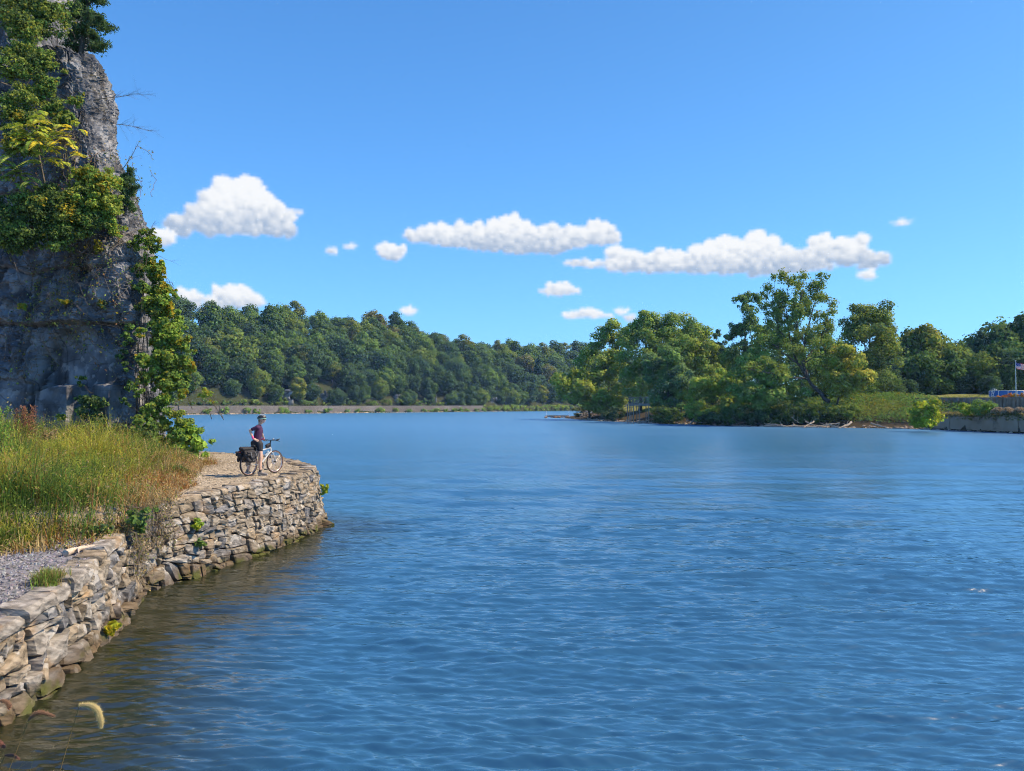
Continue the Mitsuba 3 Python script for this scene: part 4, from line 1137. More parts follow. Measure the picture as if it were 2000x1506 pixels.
def stone_wall():
    rng = np.random.default_rng(2024)
    key = thing('retaining_wall', 'curved dry stone retaining wall rising from the water on the left', 'wall')
    s = np.arange(0, TS[-1], .1)
    rows = []
    for v in np.linspace(0, 1, 9):
        z = -1.2 + (wall_top(s)[:, 2] - .1 + 1.2) * v
        rows.append(wall_point(s, z, -.17))
    rows.append(rows[-1] - wall_normal(s) * .5)
    G = np.array(rows)
    put(part(key, 'core'), (G.reshape(-1, 3), grid_faces(len(rows), len(s))), 'mat_wall_core')
    S0_, S1_ = TS[2] - 2.5, TS[18] - 1.0

    def area(c):
        big = np.interp(c[0], [TS[4], TS[7], TS[9], TS[12]], [.080, .060, .042, .044])
        return big * np.interp(c[1], [0, .5, 1.0, 1.25], [1.05, .85, .95, 1.25]) * (1.0 + 1.1 * (rng.random() < .16))
    cells = []
    x = S0_
    while x < S1_:
        L = rng.uniform(1.6, 2.6)
        split_rect(rng, [(x, -.25), (x + L, -.25), (x + L, 1.0), (x, 1.0)], area, cells)
        x += L
    # (s, v): v from 0 at the water to 1 below the caps; bent so that no course runs straight
    cells = [P for P in cells if min(np.ptp(P[:, 0]), np.ptp(P[:, 1])) > .035]
    stones = []
    for P in cells:
        Q = []
        for a, b in zip(P, np.roll(P, -1, 0)):
            n = max(1, int(np.linalg.norm(b - a) / .28))
            Q += [a + (b - a) * k / n for k in range(n)]
        Q = np.array(Q)
        zt = wall_top(Q[:, 0])[:, 2] - np.where(Q[:, 0] < TS[8], .16, .10)
        z = np.where(Q[:, 1] > 0, Q[:, 1] * zt, Q[:, 1])
        s2 = Q[:, 0] + .20 * fb(Q[:, 0] * 1.0, z, .55, 2, 3) + .12 * fb(Q[:, 0], z, .2, 1, 5)
        z2 = z + (.20 * fb(Q[:, 0], z, .7, 2, 13) + .10 * fb(Q[:, 0], z, .22, 1, 15)) * np.clip(1.3 - Q[:, 1], .2, 1)
        stones.append(np.stack([s2, z2], 1))
    meshes = []
    for P in stones:
        c = P.mean(0)
        P = c + (P - c) * (1 - .011 / np.maximum(np.linalg.norm(P - c, axis=1, keepdims=True), .04) * rng.uniform(.5, 1.5))
        P = chaikin(P, .13)
        if len(P) > 12:
            P = P[np.linspace(0, len(P) - 1, 12).astype(int)]
        k = len(P)
        size = math.sqrt(np.ptp(P[:, 0]) * np.ptp(P[:, 1]))
        d = rng.uniform(-.02, .055) + (.06 if c[1] < .3 else 0) * rng.random()
        tilt = rng.normal(0, .17, 2)

        def at(Q, o):
            return wall_point(Q[:, 0], Q[:, 1], 0) + wall_normal(Q[:, 0]) * np.asarray(o)[:, None]
        t = (P - c) @ tilt
        r1 = at(P, np.full(k, -.16))
        r2 = at(P, d - .035 + t * .6 + rng.normal(0, .008, k))
        in1 = c + (P - c) * (1 - rng.uniform(.06, .15))
        r3 = at(in1, d + t + rng.normal(0, .014, k))
        mid = at(np.array([c + rng.normal(0, .12, 2) * size]), [d + rng.uniform(.0, .05)])
        v = np.vstack([r1, r2, r3, mid])
        i = np.arange(k)
        f = [[a, (a + 1) % k, (a + 1) % k + k, a + k] for a in i] + [[a + k, (a + 1) % k + k, (a + 1) % k + 2 * k, a + 2 * k] for a in i]
        f = np.array(f)
        f = np.vstack([f[:, [0, 1, 2]], f[:, [0, 2, 3]], [[a + 2 * k, (a + 1) % k + 2 * k, 3 * k] for a in i]])
        if (P[1] - P[0])[0] * (P[2] - P[1])[1] - (P[1] - P[0])[1] * (P[2] - P[1])[0] < 0:
            f = f[:, ::-1]
        dist = np.linalg.norm(v.mean(0) - EYE)
        seen = v[:, 1].min() > 7.9 and v[:, 2].max() > .02
        meshes.append((size / dist if seen else 0, v, f, int(rng.integers(len(STONE_TINTS)))))
    # cap stones
    x = S0_
    while x < TS[20]:
        near = x < TS[8]
        L = rng.uniform(.45, 1.0) if near else rng.uniform(.28, .75)
        u = np.linspace(x + .012, x + L - .012, 5)
        h = rng.uniform(.15, .24) if near else rng.uniform(.08, .16)
        deep = rng.uniform(.30, .42) if near else rng.uniform(.34, .6)
        zt = wall_top(np.array([x + L / 2]))[0, 2] + rng.normal(0, .022)
        d0 = rng.uniform(.02, .10) if near else rng.uniform(-.03, .05)
        n = wall_normal(u)
        p = wall_top(u)
        if abs(TS[8] - (x + L / 2)) < .35:
            x += L
            continue
        rings = []
        for o, z in [(-deep, zt - .14), (-deep, zt + .005), (-deep + .05, zt + .03), (d0 - .05, zt + .02), (d0, zt - .035), (d0 + .012, zt - h + .03), (d0 - .04, zt - h)]:
            q = p + n * (o + rng.normal(0, .014, 5))[:, None]
            q[:, 2] = z + rng.normal(0, .010, 5)
            rings.append(q)
        G = np.array(rings)
        f = grid_faces(7, 5)[:, ::-1]
        v = G.reshape(-1, 3)
        ends = []
        for e in (0, 4):
            idx = [r * 5 + e for r in range(7)]
            for j in range(1, 6):
                tri = [idx[0], idx[j], idx[j + 1]]
                ends.append(tri if e == 0 else tri[::-1])
        f = np.vstack([f[:, [0, 1, 2]], f[:, [0, 2, 3]], ends])
        dist = np.linalg.norm(v.mean(0) - EYE)
        meshes.append((3 * math.sqrt(L * .25) / dist if v[:, 1].min() > 7.9 and v[:, 1].max() < 29 else 0, v, f, [2, 0, 4, 2, 5][int(rng.integers(5))]))
        x += L
    meshes.sort(key=lambda m: -m[0])
    for _, v, f, t in meshes[:300]:
        put(part(key, 'stone'), (v, f), f'mat_stone_{t}', smooth=22)
    for t in range(len(STONE_TINTS)):
        m = MB()
        for _, v, f, q in meshes[300:]:
            if q == t:
                m.add(v, f)
        if t == 0:
            k = tag(key + '__small_stones', kind='stuff')
            allm = m
        else:
            for a in (m,):
                allm.v += []
                base = allm.n
                v, f, c = a.get()
                allm.add(v, f)
    v, f, _ = allm.get()
    put(key + '__small_stones', (v, f), 'mat_stone_0', smooth=32)
    return len(meshes)


stone_wall()

# ------------------------------------------------------------------ the limestone cliff
XR_Z = np.array([(0, -14.2), (1.8, -14.4), (3.7, -14.75), (5.8, -14.85), (7.8, -14.75), (9.9, -15.1), (11.2, -15.5), (14.1, -16.65), (16.2, -17.65), (17.9, -18.05), (19.0, -18.3), (19.6, -19.0)])


def xr(z):
    return np.interp(z, XR_Z[:, 0], XR_Z[:, 1])


def cliff():
    # the plan of the face: from far left along the front, round the corner, and back
    front = np.concatenate([np.linspace(-40, -24, 20), np.arange(-23.9, -15.0, .05)])
    zrel = np.linspace(0, 1, 330)
    U = []
    H = np.interp(front, [-40, -25, -21, -19.6, -18.4, -17.2, -16.2, -15], [28, 26, 22.5, 20.2, 19.5, 18.4, 16.9, 11.5])
    nf = len(front)
    back_n = 150
    V = np.zeros((len(zrel), nf + back_n, 3))
    z = 1.0 + zrel[:, None] * 18.1
    # x of the front is squeezed so that its right end lies at the corner of each height
    R = xr(z) - .75
    q = (front + 24) / 9.0
    X = np.where(front[None] < -24, front[None], -24 + np.clip(q, 0, 1)[None] * (R + 24))
    Y = 29.6 + .075 * (z - 1) + .02 * (X + 24) * 0 + np.where(X < -24, -(X + 24) * -.12, 0) - .34 * (X + 17)
    Zf = np.broadcast_to(z, X.shape).copy()
    left_gain = np.interp(front, [-40, -26, -22, -20.2, -19.4], [8, 7, 4.2, 1.5, 0])
    Zf += left_gain[None] * zrel[:, None] ** 3
    V[:, :nf] = np.stack([X, Y, Zf], -1)
    t = np.linspace(0, 1, back_n + 1)[1:]
    a = np.clip(t / .45, 0, 1) * np.pi * .5
    bx = R + .75 * np.sin(a)[None] * 1.0 - np.clip((t - .45) / .55, 0, 1)[None] ** 1.3 * 4.0
    by = Y[:, -1:] + 1.3 * (1 - np.cos(a))[None] + np.clip((t - .45) / .55, 0, 1)[None] * 9
    V[:, nf:] = np.stack([bx, by, np.broadcast_to(z, bx.shape)], -1)
    P = V.copy()
    n = np.zeros_like(P)
    du, dv = np.gradient(P, axis=1), np.gradient(P, axis=0)
    n = unit(np.cross(du, dv))
    x, zz = P[..., 0], P[..., 2]
    w = P[..., 1]
    f3 = lambda s, o, sd, sz=1.0: meshkit.fbm(np.stack([x / s, w / s, zz / s * sz], -1) + 50, o, sd) - .5
    d = 1.5 * f3(5.0, 3, 1) + .55 * f3(1.6, 3, 2, .7) + .20 * f3(.5, 3, 3)
    steps = f3(2.6, 2, 6, .6) * 7                          # broken blocks with sharp edges
    d += .30 * (np.floor(steps) + mi_smooth(.55, 1, steps - np.floor(steps)) - steps)
    rid = 1 - np.abs(f3(1.1, 4, 8, .55)) * 4
    d -= .16 * np.clip(rid, 0, 1) ** 4
    fr = meshkit.fbm(np.stack([x / .9 + zz * .35, w / .9, zz / .55 - x * .25], -1) + 20, 2, 31) * 9       # small sharp fractures
    d += .15 * (np.floor(fr) + mi_smooth(.7, 1, fr - np.floor(fr)) - fr)
    fr = meshkit.fbm(np.stack([x / .35 - zz * .3, w / .35, zz / .8], -1) + 70, 2, 32) * 8
    d += .045 * (np.floor(fr) + mi_smooth(.6, 1, fr - np.floor(fr)) - fr)
    d -= .10 * np.clip(1 - np.abs(f3(.8, 3, 33, .4)) * 14, 0, 1)
    # bedding planes
    for zb, amp in [(7.15, .42), (9.6, .16), (4.75, .16), (13.1, .14)]:
        zl = zz - zb - (.5 if zb == 7.15 else 1.6) * (meshkit.fbm(np.stack([x / 3, w / 3, 0 * x], -1) + zb, 3, 5) - .5)
        d += amp * mi_smooth(-.03, .10, zl) * np.exp(-np.clip(zl, 0, None) * .9) - .18 * np.exp(-(zl / .07) ** 2)

    def blend(mask, val):
        return d * (1 - mask) + val * mask
    # smooth quarried faces between the joints: an alcove under an arch, a proud block, panels to both sides
    arch = mi_smooth(1, .86, np.sqrt(((x + 17.25) / 1.55) ** 2 + (np.clip(zz - 5.1, 0, None) / 2.0) ** 2)) * mi_smooth(4.0, 4.3, zz)
    d = blend(arch * .9, -.35 + .10 * f3(1.5, 2, 21) + .12 * (x + 17.2))
    blk = mi_smooth(-18.75, -18.6, x) * mi_smooth(-16.98, -17.08, x - .12 * f3(.6, 2, 22)) * mi_smooth(4.75, 4.55, zz + .55 * np.clip(-17.6 - x, 0, 2) ** 1.5 * .5) * mi_smooth(2.2, 2.5, zz)
    d = blend(blk * .95, .55 + .05 * f3(1.4, 2, 23))
    low = mi_smooth(-18.75, -18.6, x) * mi_smooth(-16.9, -17.05, x) * mi_smooth(2.45, 2.3, zz)
    d = blend(low * .8, .75 + .35 * f3(.8, 3, 24))
    pan = mi_smooth(-16.6, -16.45, x) * mi_smooth(-15.55, -15.65, x) * mi_smooth(2.0, 2.3, zz) * mi_smooth(4.75, 4.6, zz)
    d = blend(pan * .9, .0 + .08 * f3(1.2, 2, 25))
    pl = mi_smooth(-23, -22, x) * mi_smooth(-19.2, -19.5, x) * mi_smooth(5.0, 4.8, zz) * mi_smooth(1, 2, zz)
    d = blend(pl * .85, .25 + .12 * f3(1.3, 3, 26))
    # the dark cleft
    cx = -19.0 + .18 * np.sin(zz * 1.3) + .3 * f3(1.0, 2, 27)
    d -= 1.3 * np.exp(-((x - cx) / .17) ** 2) * mi_smooth(6.6, 5.0, zz)
    cx2 = -19.6 + .25 * np.sin(zz * .9 + 1) + .1 * (zz - 7)
    d -= .6 * np.exp(-((x - cx2) / .10) ** 2) * mi_smooth(4.5, 6, zz) * mi_smooth(10, 8.6, zz)
    d *= np.interp(np.arange(nf + back_n), [0, 20, 40, nf, nf + back_n - 20, nf + back_n - 1], [.5, .8, 1, 1, .6, .4])[None]
    P = P + n * d[..., None]
    # the rounded brow and the wooded top behind it
    rows = []
    top = P[-1]
    for k, (rise, backw) in enumerate([(.18, .5), (.2, 1.3), (.1, 2.6), (.3, 5), (1.2, 9)]):
        c = np.array([-24.0, 44.0])
        v = c - top[:, :2]
        q = top.copy()
        q[:, :2] += unit(v) * np.minimum(backw, np.linalg.norm(v, axis=1) * .95)[:, None]
        q[:, 2] += rise * (.6 + .8 * meshkit.fbm(np.stack([q[:, 0] / 2, q[:, 1] / 2, 0 * q[:, 0]], -1), 3, 4))
        rows.append(q)
    P = np.concatenate([P, np.array(rows)], 0)
    f = grid_faces(*P.shape[:2])
    put('cliff', (P.reshape(-1, 3), f), 'mat_cliff', smooth=24)
    tag('cliff', 'tall weathered grey limestone cliff standing over the towpath', kind='structure')
    return P


def _cliff_col(p, n, uv):
    a = mikit.fbm(p.x * 1.6, p.y * 1.6, p.z * 1.2, 5)
    b = mikit.fbm(p.x * 2.2, p.y * 2.2, p.z * .22, 4)
    c = mix((.082, .090, .108), (.27, .284, .31), smoothstep(.25, .8, a))
    c = mix(c, (.035, .036, .04), smoothstep(.52, .75, b) * .75)
    c = mix(c, (.30, .22, .14), smoothstep(.62, .8, mikit.fbm(p.x * .9, p.y * .9, p.z * 1.4 + 30, 4)) * .28)
    c = mix(c, (.03, .03, .034), smoothstep(.020, .004, dr.abs(mikit.fbm(p.x * .8 + p.z * .2, p.y * .8, p.z * .55 + 11, 2) - .5)) * .45)
    c = mix(c, (.05, .05, .055), smoothstep(.016, .004, dr.abs(mikit.fbm(p.x * .5, p.y * .5, p.z * 1.9 + 5, 2) - .47)) * .5)
    c = mix(c, (.46, .45, .44), smoothstep(.62, .74, mikit.fbm(p.x * 4, p.y * 4, p.z * 3 + 70, 3)) * .35)
    return mix(c, (.09, .085, .05), smoothstep(.55, .8, n.z) * smoothstep(15.0, 17.5, p.z))


scene['mat_cliff'] = {'type': 'twosided', 'bsdf': {'type': 'bumpmap', 'arbitrary': proc(lambda p, n, uv: mikit.fbm(p.x * 5, p.y * 5, p.z * 8, 4), 2e-2), 'scale': .08, 'bsdf': {'type': 'diffuse', 'reflectance': proc(_cliff_col)}}}
CL = cliff()
_cl = cKDTree(CL[::3, ::3].reshape(-1, 3)[:, [0, 2]])
_clp = CL[::3, ::3].reshape(-1, 3)


def on_cliff(x, z, out=.1):
    """A point just in front of the cliff's face."""
    k = _cl.query([x, z], 12)[1]
    return np.array([x, _clp[k, 1].min() - out, z])

# ------------------------------------------------------------------ plants of the near bank and the cliff
YEL, TAN, RUST = (.55, .46, .05), (.46, .36, .18), (.34, .20, .10)


def blades(rng, root, h, lean, width, col):
    """Curved grass blades: 7 vertices, 5 triangles each."""
    n = len(root)
    a = rng.uniform(0, 2 * np.pi, n)
    out = np.stack([np.cos(a), np.sin(a), 0 * a], 1)
    side = np.stack([-np.sin(a), np.cos(a), 0 * a], 1)
    up = np.array([0, 0, 1.0])
    v = []
    for t, w in ((0, 1), (.4, .85), (.75, .55), (1, 0)):
        c = root + up * (h * t * (1 - .25 * lean * t))[:, None] + out * (h * lean * t * t)[:, None]
        if w:
            v += [c - side * (width * w)[:, None] * .5, c + side * (width * w)[:, None] * .5]
        else:
            v.append(c)
    V = np.stack(v, 1)
    k = np.arange(n)[:, None] * 7
    f = np.vstack([k + q for q in ([0, 1, 3], [0, 3, 2], [2, 3, 5], [2, 5, 4], [4, 5, 6])])
    return V.reshape(-1, 3), f, np.repeat(col, 7, 0)


def grass_field():
    rng = np.random.default_rng(18)
    m = MB()
    n = 135000
    x, y = rng.uniform(-27, -7.4, n), rng.uniform(9, 30.5, n)
    g = poly_dist(GRASS, x, y) + .3 + .35 * mi_smooth(17, 15, y) + .35 * mi_smooth(16.8, 16.2, y) * mi_smooth(14.0, 14.5, y) + .9 * fb(x, y, 1.3, 3, 61)
    keep = (g > -.05) & (rng.random(n) < np.clip(14 / np.hypot(x, y) + .2, 0, 1)) & (x / y > -.80)
    x, y, g = x[keep], y[keep], g[keep]
    n = len(x)
    clump = fb(x, y, .8, 2, 63)
    h = (.24 + .62 * mi_smooth(0, 2.4, g)) * rng.uniform(.55, 1.25, n) * (1 + 1.9 * clump) * (1 + .12 * mi_smooth(-10.5, -15, x))
    dry = np.clip(mi_smooth(2.2, .1, g + 1.8 * clump) * .95 + .6 * (fb(x, y, 2.2, 3, 65) + .08) * 2, .06, 1)
    green = np.where((fb(x, y, 1.5, 3, 67) > .03)[:, None], np.array([.13, .22, .05]), np.where((fb(x, y, 1.1, 3, 69) > .02)[:, None], np.array([.38, .38, .06]), np.array([.23, .28, .06])))
    col = np.where((rng.random(n) < dry)[:, None], np.array(TAN) * np.where(rng.random((n, 1)) < .35 + .5 * (fb(x, y, 1.0, 2, 71) > .05)[:, None], np.array([.72, .50, .38]), 1.0), green) * rng.uniform(.55, 1.4, (n, 1))
    root = np.stack([x, y, ground_z(x, y) - .02], 1)
    m.add(*blades(rng, root, h, rng.uniform(.1, 1.3, n) ** 1.1, rng.uniform(.010, .024, n), col))
    # seed heads and small leaves that break up the tips
    k = rng.random(n) < .55
    tip = root[k] + np.stack([rng.normal(0, .10, k.sum()), rng.normal(0, .10, k.sum()), h[k] * rng.uniform(.45, 1.1, k.sum())], 1)
    c2 = np.where((rng.random(k.sum()) < dry[k] * .7 + .15)[:, None], np.array([.42, .32, .16]), np.array([.26, .32, .06])) * rng.uniform(.6, 1.4, (k.sum(), 1))
    m.add(*leaves(tip, rng.normal(size=(len(tip), 3)), rng.uniform(.03, .10, len(tip)), rng, .35), np.repeat(c2, 4, 0))
    m.put(thing('tall_grass', 'tall green and tan grass and weeds on the slope below the cliff', 'grass', kind='stuff'), 'mat_leaf')
    for i, (px, py, D, hh, c, lab) in enumerate([(55, 850, 23.5, 1.45, (.34, .17, .11), 'reddish brown dead weed standing above the grass'), (6, 880, 17.0, 1.75, (.20, .33, .07), 'bright green feathery weed at the left edge of the grass'), (92, 860, 23, .9, (.38, .30, .16), 'tan seeding weed right of the reddish one')]):
        xx = (px - 1000) / 1483 * D
        key = thing('tall_weed', lab, 'weed')
        z = float(ground_z(xx, D))
        mm, lv = MB(), MB()
        for q in range(9):
            b = np.array([xx, D, z]) + rng.normal(0, .12, 3) * [1, 1, 0]
            e = b + [rng.normal(0, .16), rng.normal(0, .16), hh * rng.uniform(.75, 1.05)]
            u = np.linspace(0, 1, 6)[:, None]
            P = b + (e - b) * u + rng.normal(0, .015, (6, 3))
            mm.add(*tube(P, .008 * (1 - .6 * u[:, 0]), 4))
            t = rng.uniform(.3, 1, 170) ** .8
            c3 = b + (e - b) * t[:, None] + rng.normal(0, 1, (170, 3)) * (.10 * (1.25 - t))[:, None]
            lv.add(*leaves(c3, rng.normal(size=(170, 3)), rng.uniform(.03, .09, 170), rng, .4), np.repeat(np.array(c) * rng.uniform(.5, 1.5, (170, 1)), 4, 0))
        mm.put(part(key, 'stem'), 'mat_bark', color=False)
        lv.put(part(key, 'foliage'), 'mat_leaf')

    # taller broad-leaved weeds in clumps
    for i, (px, py, D, w, hh, c, lab) in enumerate([(40, 905, 20, .5, .95, (.17, .27, .06), 'dark green weed clump in the grass at the left edge'), (120, 890, 22, .6, .85, (.26, .34, .06), 'light green weed clump in the upper grass below the pale block'), (175, 930, 19.5, .45, .7, (.40, .42, .06), 'bright yellow-green blades clump in the middle of the grass'), (255, 905, 22.5, .6, .6, (.20, .28, .08), 'green weed clump in the grass below the ivy'), (320, 905, 24, .5, .6, (.42, .36, .10), 'golden grass clump in the upper right of the grass'),
                                                    (60, 985, 15.8, .45, .7, (.36, .26, .12), 'brown dead weed clump in the lower left grass'), (150, 985, 16.3, .45, .5, (.34, .30, .06), 'yellowish weed clump in the lower grass'), (345, 925, 22, .4, .35, (.16, .24, .07), 'small green plant at the right end of the grass'), (20, 1040, 13.6, .4, .35, (.18, .26, .06), 'low green weeds at the lower left grass edge')]):
        xx = (px - 1000) / 1483 * D
        key = thing('weed_clump', lab, 'weed')
        n2 = 1500
        root = np.array([xx, D, 0]) + rng.normal(0, 1, (n2, 3)) * [w * .55, w * .55, 0]
        root[:, 2] = ground_z(root[:, 0], root[:, 1])
        hq = hh * rng.uniform(.3, 1.1, n2) * np.exp(-((root[:, :2] - [xx, D]) ** 2).sum(1) / (w * w))
        v, f, cc = blades(rng, root, hq + .05, rng.uniform(.1, .9, n2), rng.uniform(.012, .034, n2), np.array(c) * rng.uniform(.55, 1.45, (n2, 1)))
        put(key, (v, f), 'mat_leaf', color=cc)


grass_field()


def cx(px, py, D=30.0):
    return (px - 1000) / 1483 * D, 3.83 + (792 - py) / 1483 * D


def leafy(key, rng, masses, n, size, cols, stems=8, k=10, aspect=.7, root=None, mat='mat_leaf', depth=.7, r=(.2, .48), spread=.5, stem_r=.014):
    """masses: (x, y, z, rx, rz). cols: [(colour, weight)...], each leaf takes one."""
    L = np.vstack([round_lumps(rng, (x, y, z), (rx, rx * depth, rz), k, r=r, low=.9) for x, y, z, rx, rz in masses])
    m = MB()
    for i in rng.choice(len(L), min(stems, len(L)), replace=False):
        e = L[i, :3]
        b = np.array(root[rng.integers(len(root))], float) if root is not None else np.array([e[0] + rng.normal(0, .3), e[1] + .9, e[2] - rng.uniform(.3, 1.0)])
        u = np.linspace(0, 1, 8)[:, None]
        P = b + (e - b) * u + np.array([0, -.12, .25]) * np.sin(np.pi * u) * np.linalg.norm(e - b) * .3 + rng.normal(0, .04, (8, 3)) * (u > 0)
        m.add(*tube(P, stem_r * (1 - .75 * u[:, 0]), 5))
    m.put(tag(part(key, 'stem'), kind='stuff'), 'mat_bark', smooth=True, color=False)
    w = np.array([c[1] for c in cols])
    lump_c = rng.choice(len(cols), len(L), p=w / w.sum())
    L2 = np.vstack([L] + [np.column_stack([L[:, :3] + rng.normal(0, 1.25, (len(L), 3)) * L[:, 3:6], L[:, 3:6] * .6]) for _ in range(2)])
    v, f, c = crown_mesh(rng, L2, n, size, (1, 1, 1), None, aspect=aspect, shell=(.85, spread), jitter=.7)
    pos = v.reshape(-1, 4, 3)[:, 0]
    pick = np.where(rng.random(n) < .5, rng.choice(len(cols), n, p=w / w.sum()), lump_c[cKDTree(L[:, :3]).query(pos)[1]])
    base = np.array([q[0] for q in cols])[pick]
    put(part(key, 'foliage'), (v, f), mat, color=np.clip(c * np.repeat(base, 4, 0), .004, .9))


def twigs(rng, a, direction, length, r, n=14, spread=.5, depth=2):
    """A bare branch with side twigs."""
    m = MB()

    def grow(p, d, l, r, lev):
        u = np.linspace(0, 1, 7)
        bend = unit(rng.normal(size=3))
        P = p + d * (u * l)[:, None] + bend * (np.sin(u * 2.2) * l * .08)[:, None] + rng.normal(0, l * .012, (7, 3)) * (u > 0)[:, None]
        m.add(*tube(P, r * (1 - .8 * u), 4 if lev else 5))
        if lev < depth:
            for _ in range(n if lev == 0 else max(3, n // 3)):
                t = rng.uniform(.2, 1)
                q = np.array([np.interp(t, u, P[:, k]) for k in range(3)])
                dd = unit(d + rng.normal(size=3) * spread + [0, 0, .12])
                grow(q, dd, l * rng.uniform(.18, .42) * (1.15 - .5 * t), r * .42 * (1 - .6 * t), lev + 1)
    grow(np.array(a, float), unit(np.array(direction, float)), length, r, 0)
    return m


scene['mat_twig'] = {'type': 'twosided', 'bsdf': {'type': 'diffuse', 'reflectance': proc(lambda p, n, uv: mix((.10, .085, .07), (.26, .22, .18), mikit.fbm(p.x * 5, p.y * 5, p.z * 5)))}}


def frond(rng, p, d, L, cols, mb, stem):
    """One pinnate leaf: an arching midrib with rows of leaflets."""
    u = np.linspace(0, 1, 9)
    d = unit(d)
    P = p + d * (u * L)[:, None] + np.array([0, 0, -1.0]) * (u ** 2 * L * .75)[:, None]
    stem.add(*tube(P, .006 * (1 - .7 * u), 4))
    k = 15
    t = np.linspace(.16, .98, k)
    c = np.stack([np.interp(t, u, P[:, a]) for a in range(3)], 1)
    tan = unit(np.stack([np.interp(t, u, np.gradient(P[:, a])) for a in range(3)], 1))
    side = unit(np.cross(tan, [0, 0, 1.0]))
    nor = unit(np.cross(side, tan)) * [1, 1, 1] + rng.normal(0, .25, (k, 3))
    l = L * .20 * np.sin(np.pi * np.clip(t * .85 + .12, 0, 1)) ** .6
    for s in (-1, 1):
        a = unit(side * s + tan * .35 + [0, 0, -.25])
        b = unit(np.cross(nor, a))
        w = (l * .44)[:, None]
        V = np.stack([c, c + a * l[:, None] * .45 + b * w * .5, c + a * l[:, None], c + a * l[:, None] * .45 - b * w * .5], 1)
        kk = np.arange(k)[:, None] * 4
        col = cols[rng.integers(len(cols))] if s < 0 else cols[rng.integers(len(cols))]
        mb.add(V.reshape(-1, 3), np.vstack([kk + [0, 1, 2], kk + [0, 2, 3]]), np.repeat(np.array(col) * rng.uniform(.75, 1.25, (k, 1)), 4, 0))


